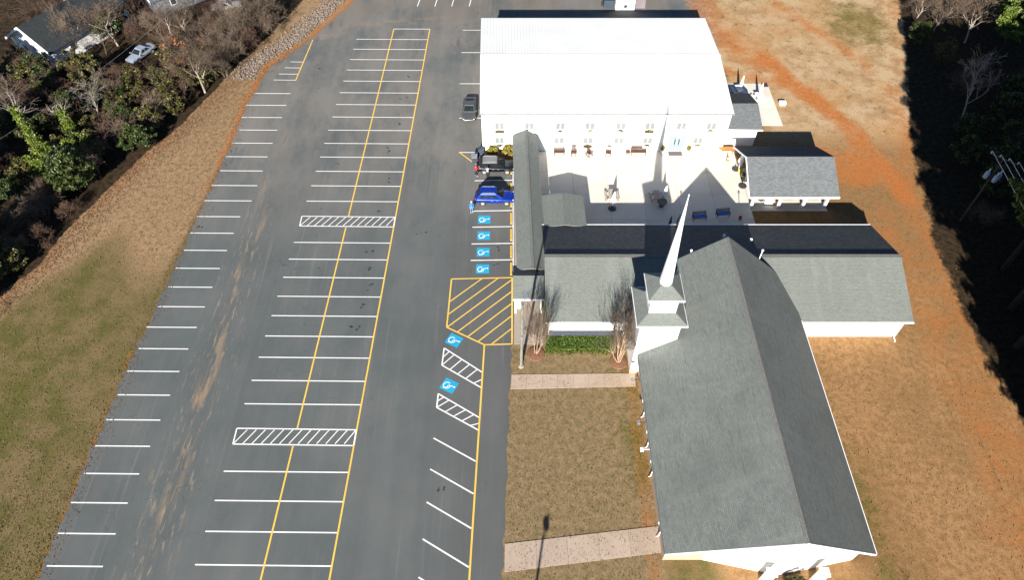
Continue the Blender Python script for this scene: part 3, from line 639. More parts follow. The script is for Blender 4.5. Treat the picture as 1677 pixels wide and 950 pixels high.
# annex on the east side
ax0, ax1 = 27.05, 31.4
M().slab([(ax0,71.2,3.0),(ax1+.1,71.1,3.0),(ax1,74.8,4.2),(ax0,74.8,4.2)],0.12).build('annex_south_roof', SHP, hall)
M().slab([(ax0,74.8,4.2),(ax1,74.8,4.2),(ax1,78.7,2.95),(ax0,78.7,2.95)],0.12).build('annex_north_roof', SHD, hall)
M().quad((ax0,71.6,0),(ax1-.3,71.6,0),(ax1-.3,71.6,3.0),(ax0,71.6,3.0)).quad((ax1-.3,71.6,0),(ax1-.3,78.3,0),(ax1-.3,78.3,2.95),(ax1-.3,74.8,4.05),(ax1-.3,71.6,3.0)).build('annex_wall', WSID, hall)
rail('annex_gutter',(ax0,71.1,2.98),(ax1+.1,71.0,2.98),0.05,0.13,WTRIM,hall)

# covered walk, small side roof, picnic shelter
cw = thing('covered_walkway', 'long grey shingled walkway roof on posts joining church and hall', 'walkway roof', (1.8,47.5,0))
cx0, cx1, cxm = 0.25, 3.4, 1.95
M().slab([(cx0+.3,47.9,3.0),(cxm+.2,47.4,3.75),(cxm-.2,69.9,3.75),(cx0-.15,69.9,3.0)],0.12).slab([(cxm+.2,47.4,3.75),(cx1+.2,47.9,3.0),(cx1-.3,69.9,3.0),(cxm-.2,69.9,3.75)],0.12).build('walkway_roof', SHL, cw)
rail('ridge_cap',(cxm+.2,47.4,3.756),(cxm-.2,69.9,3.756),0.16,0.06,RIDGEM,cw)
rail('fascia',(cx0+.28,47.85,2.98),(cx0-.17,69.9,2.98),0.03,0.18,GEDGE,cw); rail('fascia',(cx1+.22,47.85,2.98),(cx1-.28,69.9,2.98),0.03,0.18,GEDGE,cw)
for i in range(8):
    for x in (cx0+.4-.06*i,cx1-.15-.06*i): M().box(x-.07,x+.07,49.2+2.9*i-.07,49.2+2.9*i+.07,0.05,2.95).build('post', WTRIM, cw)
sr = thing('side_canopy', 'small square grey shingled canopy between walkway and patio', 'canopy', (5.7,56.5,0))
M().slab([(3.55,53.95,3.12),(5.8,53.95,3.5),(5.75,59.0,3.5),(3.4,59.0,3.12)],0.1).slab([(5.8,53.95,3.5),(8.25,53.95,3.12),(8.15,59.0,3.12),(5.75,59.0,3.5)],0.1).build('canopy_roof', SHL, sr)
rail('fascia',(3.5,59.03,3.10),(5.75,59.03,3.48),0.03,0.2,GEDGE,sr); rail('fascia',(5.75,59.03,3.48),(8.15,59.03,3.10),0.03,0.2,GEDGE,sr); rail('fascia',(3.55,53.9,3.12),(8.25,53.9,3.12),0.03,0.16,WTRIM,sr)
for x in (3.7,7.9):
    for y in (54.3,58.7): M().box(x-.07,x+.07,y-.07,y+.07,0.05,3.1).build('post', WTRIM, sr)
ps = thing('picnic_shelter', 'open picnic shelter with mottled grey roof and white posts beside the patio', 'shelter', (32.4,63.3,0))
M().slab([(27.25,58.85,3.0),(37.6,58.85,3.0),(37.45,63.3,5.2),(27.25,63.3,5.2)],0.14).build('south_roof', SHP, ps)
M().slab([(27.25,63.3,5.2),(37.45,63.3,5.2),(37.3,67.8,3.0),(27.25,67.8,3.0)],0.14).build('north_roof', SHD, ps)
rail('fascia',(27.25,58.8,3.0),(37.6,58.8,3.0),0.025,0.2,WTRIM,ps); rail('fascia',(27.2,58.85,3.0),(27.2,63.3,5.2),0.04,0.2,WTRIM,ps); rail('fascia',(27.2,63.3,5.2),(27.2,67.8,3.0),0.04,0.2,WTRIM,ps)
for x in (28.4,31.6,34.5,37.1):
    for y in (60.2,66.9): M().box(x-.15,x+.15,y-.15,y+.15,0.05,3.2).build('post', WTRIM, ps)
M().box(28.3,37.2,60.1,60.3,2.75,2.98).box(28.3,37.2,66.8,67.0,2.75,2.98).build('beam', WTRIM, ps)
sh = thing('white_shed', 'tall white shed with mauve grey side roof behind the hall', 'shed', (18,104.7,0))
M().quad((16.4,104.7,0),(19.4,104.7,0),(19.4,104.7,4.6),(16.4,104.7,4.6)).quad((19.4,104.7,0),(19.4,110,0),(19.4,110,4.6),(19.4,104.7,4.6)).quad((16.4,110,0),(16.4,104.7,0),(16.4,104.7,4.6),(16.4,110,4.6)).build('wall', WSID, sh)
M().box(16.2,19.6,104.6,110.2,4.6,4.75).build('roof', WMETAL, sh)
M().box(17.5,18.1,104.64,104.69,2.4,3.1).build('window', GLASS, sh); M().box(17.7,18.2,104.64,104.69,0.5,1.0).build('vent', GLASS, sh)
MAUVE = pm('mauve_metal', (0.17,0.14,0.15), (0.14,0.115,0.125), 1.0, 0.6)
M().slab([(19.45,105.0,2.4),(21.5,105.2,1.9),(21.3,110,2.2),(19.45,110,3.0)],0.1).build('lean_to_roof', MAUVE, sh); M().box(19.6,21.2,105.4,109.8,0,1.8).build('lean_to_wall', MAUVE, sh)
db = thing('dark_trailer', 'small dark utility trailer beside the white shed', 'trailer', (15.4,105,0))
M().box(14.5,16.1,104.5,108,0.5,1.7).build('trailer_box', BINM, db, bevel=.05)
for x in (14.4,16.2): M().lathe([(0.05,-.1),(0.34,-.1),(0.34,.1),(0.05,.1)],12,(x,106.2,0.34),'x').build('wheel', RUBBER, db)

# ------------------------------------------------------------------ vehicles
CGLASS = pm('car_glass',(0.010,0.014,0.014),(0.016,0.02,0.02),2,0.12,0.22)
def paintm(name, c): return pm(name, c, tuple(x*0.85 for x in c), 2.0, 0.28, 0.5, 0.45)
def car(name, label, loc, rz, paint, kind='suv', roofm=None, group=None):
    t = thing(name, label, 'car', (0,0,0), group)
    L, Wd, H = {'suv':(4.65,0.93,1.70),'sedan':(4.7,0.90,1.45)}[kind]; h = L/2
    belt = 1.02 if kind == 'suv' else 0.92
    def sec(x, hw, zb, zt_): return [(x,-hw*.86,zb),(x,-hw,zb+.16),(x,-hw,zt_-.14),(x,-hw*.9,zt_),(x,hw*.9,zt_),(x,hw,zt_-.14),(x,hw,zb+.16),(x,hw*.86,zb)]
    st_ = [(-h-.03,.78,.44,.86),(-h-.02,.86,.38,.95),(-h+.10,.96,.32,belt+.02),(-h+.6,.98,.28,belt+.02),(-.3,1,.25,belt),(h*.42,.99,.27,belt-.03),(h*.78,.96,.30,belt-.11),(h*.93,.92,.33,belt-.17),(h*1.01,.84,.36,belt-.26),(h*1.02,.74,.42,belt-.34)]
    M().loft([sec(x,hw*Wd,zb,z2) for x,hw,zb,z2 in st_][::1]).build('body', paint, t, smooth=True, uv=False)
    bo = t.children[0]; sb = bo.modifiers.new('sub','SUBSURF'); sb.levels = sb.render_levels = 2
    if kind == 'suv': xb0,xb1,xr0,xr1 = -h+.12,h*.50,-h+.66,h*.08
    else: xb0,xb1,xr0,xr1 = -h*.72,h*.42,-h*.36,h*.10
    bw, rw, zb = Wd*.90, Wd*.70, belt-.02
    B = [(xb0,-bw,zb),(xb1,-bw,zb),(xb1,bw,zb),(xb0,bw,zb)]; T = [(xr0,-rw,H-.06),(xr1,-rw,H-.06),(xr1,rw,H-.06),(xr0,rw,H-.06)]
    M().loft([B,T]).build('cabin', paint, t, bevel=.05)
    rf = M().slab([(xr0+.03,-rw+.04,H),(xr1-.03,-rw+.04,H),(xr1-.03,rw-.04,H),(xr0+.03,rw-.04,H)],.07).build('roof', roofm or paint, t, bevel=.02)
    if kind == 'suv':
        for s_ in (-1,1): M().tube([(xr0+.15,s_*(rw-.1),H+.0),(xr0+.2,s_*(rw-.1),H+.05),(xr1-.2,s_*(rw-.1),H+.05),(xr1-.15,s_*(rw-.1),H)],.018,5).build('roof_rail', CHROME, rf)
    def face(q, a, b, c, d, out, mat, nm):          # window inset within a cabin face
        P = [Vector(p) for p in q]; f = lambda u,v: P[0].lerp(P[1],u).lerp(P[3].lerp(P[2],u),v)+Vector(out)*0.012
        p = [f(a,c),f(b,c),f(b,d),f(a,d)]; i = [x-Vector(out)*0.01 for x in p]
        M().loft([[tuple(x) for x in i],[tuple(x) for x in p]]).build(nm, mat, t)
    face([B[1],B[2],T[2],T[1]],.06,.94,.08,.93,(1,0,.6),CGLASS,'windscreen'); face([B[3],B[0],T[0],T[3]],.1,.9,.25,.9,(-1,0,.4),CGLASS,'rear_window')
    for q, o in (([B[0],B[1],T[1],T[0]],(0,-1,.35)),([B[2],B[3],T[3],T[2]],(0,1,.35))):
        cuts = ((.10,.30),(.34,.58),(.62,.86)) if kind == 'suv' else ((.16,.47),(.52,.82))
        for a, b in cuts:
            if o[1] > 0: a, b = 1-b, 1-a
            face(q,a,b,.16,.86,o,CGLASS,'side_window')
    wr_ = .36 if kind == 'suv' else .33
    for x in (-h*.62,h*.60):
        for s_ in (-1,1):
            c = (x,s_*(Wd-.075),wr_)
            M().lathe([(.05,-.06),(wr_*1.17,-.06),(wr_*1.17,.06),(.05,.06)],18,(x,s_*(Wd-.055),wr_+.02),'y').build('wheel_arch', DMETAL, t)
            wh = M().lathe([(wr_*.62,-.11),(wr_*.95,-.115),(wr_,-.08),(wr_,.08),(wr_*.95,.115),(wr_*.62,.11)],16,c,'y').build('wheel', RUBBER, t)
            M().lathe([(.02,-.121),(wr_*.6,-.118),(wr_*.64,-.10),(wr_*.64,.10),(wr_*.6,.118),(.02,.121)],12,c,'y').build('rim', CHROME, wh)
    for s_ in (-1,1):
        M().cbox((h*.93,s_*Wd*.66,belt-.30),(.16,.36,.13)).build('headlight', WPLAS, t, bevel=.03); M().cbox((-h+.03,s_*Wd*.76,belt-.16),(.10,.24,.26)).build('tail_light', RED, t, bevel=.02)
        M().cbox((h*.40,s_*(Wd+.06),belt+.05),(.12,.2,.14)).build('mirror', paint, t, bevel=.03)
        for x in (-h*.05,h*.22): M().cbox((x-.2,s_*(Wd*.995),belt-.22),(.2,.03,.035)).build('door_handle', CHROME, t)
    M().cbox((h-.005,0,.58),(.03,.9,.16)).build('grille', DMETAL, t); M().cbox((-h+.01,0,.72),(.05,.5,.12)).build('number_plate', WPLAS, t)
    M().cbox((h*.97,0,.38),(.12,1.4,.10)).build('bumper', DMETAL, t, bevel=.03)
    t.location = loc; t.rotation_euler = (0,0,rz); return t
BLUEP = paintm('blue_car_paint',(0.008,0.040,0.36)); BLKP = paintm('black_car_paint',(0.010,0.012,0.018)); GREYP = paintm('grey_car_paint',(0.11,0.115,0.12)); SILP = paintm('silver_car_paint',(0.40,0.46,0.56)); WHP = paintm('white_car_paint',(0.75,0.75,0.74))
ROOFG = pm('roof_reflection_grey',(0.13,0.13,0.135),(0.09,0.09,0.095),3,0.3,0.5)  # grey stands for the reflection on the black SUV's roof
car('parked_car','blue SUV parked nose to the covered walkway',(-2.05,61.4,.012),0,BLUEP)
car('parked_car','black SUV with a grey reflection painted on its roof parked by the planting bed',(-2.0,66.95,.012),0,BLKP,roofm=ROOFG)
car('parked_car','grey car with pale bonnet parked along the hall side wall',(-5.75,78.4,.012),R(-90),GREYP,'sedan')
car('parked_car','silver blue sedan parked under bare trees by the woods',(-55.8,94.0,gh(-55.8,94)),R(-115),SILP,'sedan')
car('parked_car','white car at the far edge of the wooded yard',(-46.4,107.5,gh(-46.4,107.5)),R(20),WHP,'sedan')
for i, y in enumerate((50.55,53.1,55.7,58.35,61.2,63.5,67.0)):
    o = M().loft([[(-.2,y-.9,.012),(0.0,y-.9,.012),(-.03,y-.9,.13),(-.17,y-.9,.13)],[(-.2,y+.9,.012),(0.0,y+.9,.012),(-.03,y+.9,.13),(-.17,y+.9,.13)]]).build('wheel_stop', PYE, bevel=.015)
    tag(o, ('yellow wheel stop next to the yellow hatched zone','yellow wheel stop second from the hatched zone','yellow wheel stop third from the hatched zone','yellow wheel stop just short of the blue SUV','yellow wheel stop in front of the blue SUV','yellow wheel stop between the blue and black SUVs','yellow wheel stop in front of the black SUV')[i],'wheel stop','wheel stops along the covered walkway')

# ------------------------------------------------------------------ people
def person(label, loc, rz, shirt, trousers, hair, shoes, pose='stand', skin=(0.45,0.26,0.17), hgt=1.74):
    k = hgt/1.74
    J = {'pel':(0,0,.95,.13,.10),'wai':(0,0,1.10,.125,.095),'che':(0,0,1.32,.155,.11),'nek':(0,-.01,1.47,.055,.055),'hd1':(0,.02,1.58,.075,.085),'hd2':(0,.01,1.70,.07,.085)}
    E_ = [('pel','wai'),('wai','che'),('che','nek'),('nek','hd1'),('hd1','hd2')]
    for s_, n in ((-1,'l'),(1,'r')):
        lean = .10 if pose != 'stand' else 0
        J['hip'+n]=(s_*.09,0,.88,.095,.095); J['kne'+n]=(s_*.10,.05*s_,.48,.062,.062); J['ank'+n]=(s_*.11,.02*s_-.02,.09,.042,.045); J['toe'+n]=(s_*.13,.16+.02*s_,.04,.04,.032)
        J['sho'+n]=(s_*.18,0,1.42,.06,.06)
        if pose == 'reach': J['elb'+n]=(s_*.24,.20,1.22,.043,.043); J['wri'+n]=(s_*.17,.44,1.20,.03,.03); hd = Vector((-.05*s_,.10,0))
        else: J['elb'+n]=(s_*.25,-.02,1.14,.043,.043); J['wri'+n]=(s_*.25,.08,.90,.03,.03); hd = Vector((0,.02,-.10))
        E_ += [('pel','hip'+n),('hip'+n,'kne'+n),('kne'+n,'ank'+n),('ank'+n,'toe'+n),('che','sho'+n),('sho'+n,'elb'+n),('elb'+n,'wri'+n)]
        w_ = Vector(J['wri'+n][:3]); p_ = w_+hd*.8; J['pal'+n]=(*p_,.032,.022); E_.append(('wri'+n,'pal'+n))
        d1 = hd.normalized(); sd_ = d1.cross(Vector((s_,0.2,0.1))).normalized()
        for f in range(4):
            b_ = p_+sd_*(.024*(f-1.5))+d1*.045; e_ = b_+d1*(.045,.052,.048,.038)[f]+Vector((-s_*.012,0,0))
            J['fa%d%s'%(f,n)]=(*b_,.009,.009); J['fb%d%s'%(f,n)]=(*e_,.008,.008); E_ += [('pal'+n,'fa%d%s'%(f,n)),('fa%d%s'%(f,n),'fb%d%s'%(f,n))]
        t_ = p_+sd_*-.045+d1*.01; J['th'+n]=(*t_,.010,.010); J['ti'+n]=(*(t_+d1*.035),.009,.009); E_ += [('pal'+n,'th'+n),('th'+n,'ti'+n)]
    names = list(J); me = bpy.data.meshes.new('person'); me.from_pydata([Vector(J[n][:3])*k for n in names],[(names.index(a),names.index(b)) for a,b in E_],[])
    o = bpy.data.objects.new('person', me); COL.objects.link(o)
    md = o.modifiers.new('skin','SKIN'); sub = o.modifiers.new('sub','SUBSURF'); sub.levels = 1; sub.render_levels = 1
    for i, n in enumerate(names):
        v = me.skin_vertices[0].data[i]; v.radius = (J[n][3]*k,J[n][4]*k); v.use_root = (n == 'pel')
    bpy.context.view_layer.update()
    nm = bpy.data.meshes.new_from_object(o.evaluated_get(bpy.context.evaluated_depsgraph_get()))
    o.modifiers.clear(); o.data = nm; nm.materials.clear()
    SK = pm('skin',skin,tuple(x*.9 for x in skin),5,0.5)
    for m_ in (SK,shirt,trousers,shoes): nm.materials.append(m_)
    for p in nm.polygons:
        c = p.center/k
        hand = (c.z < .93 and abs(c.x) > .2 and pose == 'stand') or (pose == 'reach' and c.y > .42)
        p.material_index = 3 if c.z < .10 else (0 if hand or c.z > 1.47 else (2 if c.z < .98 and abs(c.x) < .21 else 1)); p.use_smooth = True
    hm = M().lathe([(.02,1.62),(.085,1.63),(.10,1.69),(.09,1.76),(.05,1.80),(.01,1.81)],10,(0,-.02,0)); M_ = hm.build('hair', hair, o, smooth=True); M_.scale = (k,k,k)
    fc = M(); fc.cbox((0,.115,1.62),(.03,.03,.045))
    for s_ in (-1,1): fc.cbox((s_*.032,.10,1.655),(.022,.02,.012)); fc.cbox((s_*.086,.01,1.63),(.02,.04,.06))
    fc.cbox((0,.10,1.575),(.05,.02,.012)); F_ = fc.build('face', SK, o); F_.scale = (k,k,k); F_['kind']='stuff'
    o.location = loc; o.rotation_euler = (0,0,rz); return tag(o, label, 'person')
CB = pm('blue_shirt',(0.03,0.20,0.62),None,6,0.9); CJ = pm('light_jeans',(0.14,0.26,0.46),None,6,0.9); CR = pm('red_shirt',(0.62,0.03,0.06),None,6,0.9); CK = pm('black_trousers',(0.02,0.02,0.022),None,6,0.9)
CW2 = pm('white_patterned_top',(0.75,0.74,0.73),(0.03,0.03,0.03),9,0.9); HG = pm('grey_hair',(0.55,0.53,0.50),None,8,0.8); HD = pm('dark_hair',(0.03,0.02,0.015),None,8,0.7); SHW = pm('white_shoes',(0.78,0.77,0.75),None,6,0.7)
person('person in blue top and light jeans standing behind the blue SUV',(-4.75,59.4,.012),R(190),CB,CJ,HG,SHW)
person('person in red top and black trousers at the tail of the black SUV',(-4.45,65.75,.012),R(-60),CR,CK,HD,SHW,'reach')
person('person in black and white top leaning to the rear door of the black SUV',(-3.0,65.5,.012),R(10),CW2,CK,HD,CK,'reach')

# ------------------------------------------------------------------ street furniture by the lot
def light_pole(label, x, y):
    t = thing('light_pole', label, 'light pole', (x,y,0), 'tall light poles beside the lot')
    M().tube([(x,y,0),(x+.02,y,5),(x,y,10)],[.15,.125,.10],8).build('pole', POLEW, t)
    a = M().tube([(x,y,9.7),(x+.25,y+.6,9.95),(x+.3,y+1.0,9.95)],.04,6).build('arm', GMETAL, t)
    M().loft([[(x+.1,y+.7,9.85),(x+.5,y+.7,9.85),(x+.5,y+.7,10.05),(x+.1,y+.7,10.05)],[(x+.02,y+1.5,9.85),(x+.58,y+1.5,9.85),(x+.5,y+1.5,10.12),(x+.1,y+1.5,10.12)]]).build('lamp_head', GMETAL, t)
    M().cbox((x,y-.16,5.2),(.2,.16,.4)).build('meter_box', GMETAL, t); M().lathe([(.28,0),(.28,.06),(.17,.1)],10,(x,y,0)).build('base', CONW, t)
light_pole('grey wooden light pole beside the hatched zone and first bare myrtle', .9, 37.8)
light_pole('light pole whose shadow falls across the south walk', -1.15, -.5)
o = M().box(-4.3,-3.55,69.5,70.25,.02,1.0).build('cooling_unit', BINM, bevel=.03); tag(o,'dark blue grey air conditioning box at the hall corner','cooling unit')
t = thing('wheelie_bin','dark wheeled bin with pale lid beside the black SUV','bin',(-4.7,68.2,0))
M().loft([[(-5.0,67.95,.06),(-4.45,67.95,.06),(-4.45,68.5,.06),(-5.0,68.5,.06)],[(-5.08,67.88,1.05),(-4.38,67.88,1.05),(-4.38,68.58,1.05),(-5.08,68.58,1.05)]]).build('bin_body', BINM, t); M().slab([(-5.1,67.85,1.12),(-4.35,67.85,1.1),(-4.35,68.6,1.16),(-5.1,68.6,1.18)],.06).build('lid', GMETAL, t)
for s_ in (-5.02,-4.44): M().lathe([(.02,-.03),(.1,-.03),(.1,.03),(.02,.03)],10,(s_,68.55,.11),'x').build('wheel', RUBBER, t)
o = M().box(0.35,0.95,45.0,45.6,.06,1.5).build('notice_box', WPLAS, bevel=.02); tag(o,'white box standing under the entry porch','box')

# ------------------------------------------------------------------ patio furniture
def L3(loc, rz):
    c, s_ = math.cos(rz), math.sin(rz); return lambda x,y,z=0: (loc[0]+x*c-y*s_, loc[1]+x*s_+y*c, loc[2]+z)
def bench(label, loc, rz, wood, cush=None, w=1.5, cat='bench', group=None, frame=None):
    t = thing('garden_bench', label, cat, (0,0,0), group); fr = frame or wood
    for i in range(4): M().cbox((0,-.22+.15*i,.44),(w,.12,.035)).build('seat_slat', wood, t)
    for i in range(3): M().cbox((0,.30+.03*i,.60+.15*i),(w,.03,.10)).build('back_slat', wood, t)
    for s_ in (-1,1):
        for y in (-.26,.28): M().cbox((s_*(w/2-.05),y,.22),(.06,.06,.44)).build('leg', fr, t)
        M().cbox((s_*(w/2-.03),0,.64),(.07,.6,.04)).build('armrest', fr, t); M().cbox((s_*(w/2-.03),.33,.68),(.06,.05,.60)).build('back_post', fr, t); M().cbox((s_*(w/2-.03),-.27,.53),(.05,.05,.2)).build('arm_post', fr, t)
    if cush: M().cbox((0,-.02,.50),(w-.14,.55,.10)).build('cushion', cush, t, bevel=.04)
    t.location = loc; t.rotation_euler = (0,0,rz); return t
def rocker(label, loc, rz, mat):
    t = thing('rocking_chair', label, 'rocking chair', (0,0,0), 'brown rocking chairs along the hall wall')
    M().cbox((0,0,.42),(.56,.52,.05)).build('seat', mat, t)
    for i in range(5): M().slab([(-.22+.11*i-.035,.26,.46),(-.22+.11*i+.035,.26,.46),(-.22+.11*i+.035,.42,1.1),(-.22+.11*i-.035,.42,1.1)],.03).build('back_slat', mat, t)
    M().cbox((0,.42,1.1),(.62,.04,.12)).build('head_rail', mat, t)
    for s_ in (-1,1):
        M().tube([(s_*.29,-.45,.12),(s_*.29,-.2,.045),(s_*.29,.15,.045),(s_*.29,.55,.16)],.03,5).build('rocker', mat, t); M().cbox((s_*.31,0,.64),(.09,.6,.03)).build('armrest', mat, t)
        for y in (-.24,.25): M().cbox((s_*.29,y,.35),(.045,.045,.6)).build('leg', mat, t)
    t.location = loc; t.rotation_euler = (0,0,rz)
Z = .052
bench('brown wooden bench at the walkway end of the hall wall',(6.0,69.85,Z),0,BROWNW,w=1.35); bench('brown wooden bench with a stool by the spire shadow',(16.1,69.9,Z),0,BROWNW,w=1.9)
rocker('brown rocking chair nearest the first bench, facing the camera',(7.85,69.75,Z),0,BROWNW); rocker('brown rocking chair turned aside, second from the walkway',(9.85,69.6,Z),R(35),BROWNW); rocker('brown rocking chair standing alone in mid wall',(12.25,69.7,Z),R(-15),BROWNW)
t = thing('side_stool','small brown stool beside the second bench','stool',(14.75,69.8,Z)); M().lathe([(.3,.42),(.3,.47)],12,(14.75,69.8,Z)).build('seat', BROWNW, t)
for a in range(4): M().tube([(14.75+.26*math.cos(a*1.57+.78),69.8+.26*math.sin(a*1.57+.78),Z),(14.75+.16*math.cos(a*1.57+.78),69.8+.16*math.sin(a*1.57+.78),Z+.42)],.025,5).build('leg', BROWNW, t)
bench('dark framed bench with blue cushion, nearer the steeple',(21.9,58.2,Z),R(6),DMETAL,BLUEC,1.6); bench('dark framed bench with blue cushion, nearer the shelter',(24.75,58.7,Z),R(6),DMETAL,BLUEC,1.6)
tag(M().box(15.2,17.6,55.0,55.4,Z,Z+.45).build('low_bench', DMETAL, bevel=.02),'low dark bench in the shade along the wing wall','bench')
def picnic_table(label, loc, rz, top, w=1.8, group='picnic tables', cat='picnic table'):
    t = thing('picnic_table', label, cat, (0,0,0), group)
    for i in range(5): M().cbox((-.32+.16*i,0,.74),(.145,w,.04)).build('top_plank', top, t)
    for s_ in (-1,1):
        M().cbox((s_*.72,0,.44),(.28,w,.04)).build('seat', top, t)
        M().loft([[(-.72,s_*w*.32-.04,.0),(-.64,s_*w*.32-.04,.0),(-.20,s_*w*.32-.04,.72),(-.28,s_*w*.32-.04,.72)],[(-.72,s_*w*.32+.04,.0),(-.64,s_*w*.32+.04,.0),(-.20,s_*w*.32+.04,.72),(-.28,s_*w*.32+.04,.72)]]).build('leg', top, t)
        M().loft([[(.64,s_*w*.32-.04,.0),(.72,s_*w*.32-.04,.0),(.28,s_*w*.32-.04,.72),(.20,s_*w*.32-.04,.72)],[(.64,s_*w*.32+.04,.0),(.72,s_*w*.32+.04,.0),(.28,s_*w*.32+.04,.72),(.20,s_*w*.32+.04,.72)]]).build('leg', top, t)
        M().cbox((0,s_*w*.32,.40),(1.6,.05,.08)).build('brace', top, t)
    t.location = loc; t.rotation_euler = (0,0,rz); return t
def closed_umbrella(label, loc, cloth, tilt=(0,0), hgt=2.7, base=True, cat='umbrella', group='closed umbrellas', fold=.2):
    t = thing('closed_umbrella', label, cat, loc, group); x, y, z = loc
    tp = Vector((x+tilt[0],y+tilt[1],z+hgt)); b = Vector((x,y,z))
    M().tube([b,tp],.03,6).build('pole', GMETAL if cloth is not DARKC else DMETAL, t)
    m = M(); k = 10; secs = []
    for f, r in ((.36,.10),(.42,fold),(.62,fold*.85),(.85,fold*.5),(.985,.05)):
        c = b.lerp(tp,f); secs.append([tuple(c+Vector(((r*(1.0 if i%2 else .62))*math.cos(2*math.pi*i/k),(r*(1.0 if i%2 else .62))*math.sin(2*math.pi*i/k),0))) for i in range(k)])
    m.loft(secs).build('folded_canopy', cloth, t)
    if base: M().lathe([(.50,0),(.50,.08),(.30,.14),(.08,.16),(.08,.4)],14,loc).build('base', DMETAL, t)
    M().lathe([(.02,0),(.045,.03),(.02,.08)],8,tuple(tp)).build('finial', GMETAL, t)
closed_umbrella('closed white umbrella on a black base at the edge of the patio shade',(11.9,60.0,Z),WCLOTH,(.05,.05),2.7,fold=.3)
M_ = picnic_table('pale wooden picnic table in sun behind the first umbrella',(11.95,61.7,Z),0,GREYW,1.7)
closed_umbrella('short closed white umbrella over the table in the steeple shade',(18.1,61.3,Z),WCLOTH,(.15,.15),2.3,fold=.26)
picnic_table('grey picnic table in the steeple shade',(17.3,61.6,Z),R(5),GREYW,1.5)
t = thing('round_table','dark round metal table in front of the shaded picnic table','table',(17.8,60.4,Z)); M().lathe([(.6,.70),(.6,.74)],16,(17.8,60.4,Z)).build('table_top', DMETAL, t); M().lathe([(.3,0),(.3,.04),(.05,.07),(.05,.7)],12,(17.8,60.4,Z)).build('pedestal', DMETAL, t)
closed_umbrella('dark closed umbrella, left of the pair behind the steeple',(18.1,56.4,Z),DARKC,(0,.1),2.2); closed_umbrella('slim dark closed umbrella leaning right behind the steeple',(18.75,56.4,Z),DARKC,(.35,.3),2.4,fold=.1)
o = M().lathe([(.16,0),(.2,.38),(.18,.38),(.14,.05)],12,(26.7,58.2,Z)).build('red_bucket', RED); tag(o,'small red bucket on the patio by the shelter corner','bucket')
t = thing('folding_table','orange folding table against the hall wall near the annex','table',(27.3,70.1,Z)); M().box(26.3,28.3,69.8,70.35,Z+.72,Z+.77).build('table_top', ORANGE, t, bevel=.02)
for x in (26.45,28.15):
    for y in (69.88,70.27): M().tube([(x,y,Z),(x,y,Z+.72)],.02,5).build('leg', DMETAL, t)
t = thing('traffic_cone','orange cone in front of the orange table','cone',(27.3,68.7,Z)); M().box(27.1,27.5,68.5,68.9,Z,Z+.04).build('base', ORANGE, t); M().lathe([(.15,.04),(.09,.35),(.03,.72)],12,(27.3,68.7,Z)).build('cone', ORANGE, t); M().lathe([(.118,.25),(.10,.38)],12,(27.3,68.7,Z)).build('band', WPLAS, t)
closed_umbrella('closed white umbrella leaning at the shelter corner',(28.0,67.0,Z),WCLOTH,(.5,.2),2.9,fold=.24)
closed_umbrella('closed white umbrella beside the shelter gable',(28.2,63.9,Z),WCLOTH,(.35,.1),2.7,fold=.16)
o = M().lathe([(.22,0),(.27,.5),(.24,.5),(.2,.08)],12,(28.4,66.6,Z)).build('yellow_barrel', YEL); tag(o,'yellow bucket at the shelter corner','bucket')
t = thing('push_mower','yellow and dark push mower under the shelter edge','mower',(28.6,65.6,Z)); M().cbox((28.6,65.6,Z+.25),(.5,.7,.2)).build('deck', YEL, t, bevel=.05); M().cbox((28.6,65.6,Z+.45),(.3,.3,.2)).build('engine', DMETAL, t, bevel=.04); M().tube([(28.4,65.9,Z+.3),(28.4,66.6,Z+1.0),(28.8,66.6,Z+1.0),(28.8,65.9,Z+.3)],.02,5).build('handle', DMETAL, t)
for dx in (-.27,.27):
    for dy in (-.27,.27): M().lathe([(.02,-.03),(.11,-.03),(.11,.03),(.02,.03)],10,(28.6+dx,65.6+dy,Z+.11),'x').build('wheel', RUBBER, t)
tag(M().cbox((30.6,60.9,Z+.4),(1.0,.6,.7)).build('storage_box', WPLAS, bevel=.05),'white box on the floor between the first shelter posts','box')
tag(M().lathe([(.3,0),(.36,.7),(.3,.75),(.05,.78)],12,(29.9,61.5,Z)).build('drum', DMETAL),'dark drum beside the white box under the shelter','drum')
tag(M().lathe([(.28,0),(.34,.55),(.30,.55),(.25,.05)],12,(31.2,61.4,Z)).build('orange_tub', ORANGE),'orange tub by the second shelter post','tub')
picnic_table('pale picnic table under the middle of the shelter',(32.9,61.8,Z),R(90),GREYW,1.8); picnic_table('pale picnic table under the east end of the shelter',(35.7,61.8,Z),R(90),GREYW,1.8)
picnic_table('white picnic table on the pad close to the hall',(31.5,82.9,.062),R(8),WPLAS,1.6); closed_umbrella('tall closed white umbrella at the pad table close to the hall',(31.6,82.9,.062),WCLOTH,(.1,.1),2.7,False)
picnic_table('white picnic table in the middle of the pad',(33.9,81.2,.062),R(8),WPLAS,1.6); closed_umbrella('closed white umbrella at the table in mid pad',(33.9,81.2,.062),WCLOTH,(.05,.1),2.7,False)
for x, l in ((30.4,'small dark bin at the hall edge of the pad'),(32.7,'small dark bin beside the mid pad table')): tag(M().lathe([(.16,0),(.2,.55),(.17,.6)],10,(x,82.0 if x<31 else 81.3,.062)).build('small_bin', DMETAL),l,'bin')
tag(M().cbox((37.0,80.3,.25),(.9,.6,.5)).build('cooler_box', WPLAS, bevel=.06),'white cool box on the dirt east of the pad','box')
tag(M().cbox((35.6,84.6,.12),(.8,.7,.12)).build('drain_grate', DMETAL),'dark square grate at the far corner of the pad','grate')
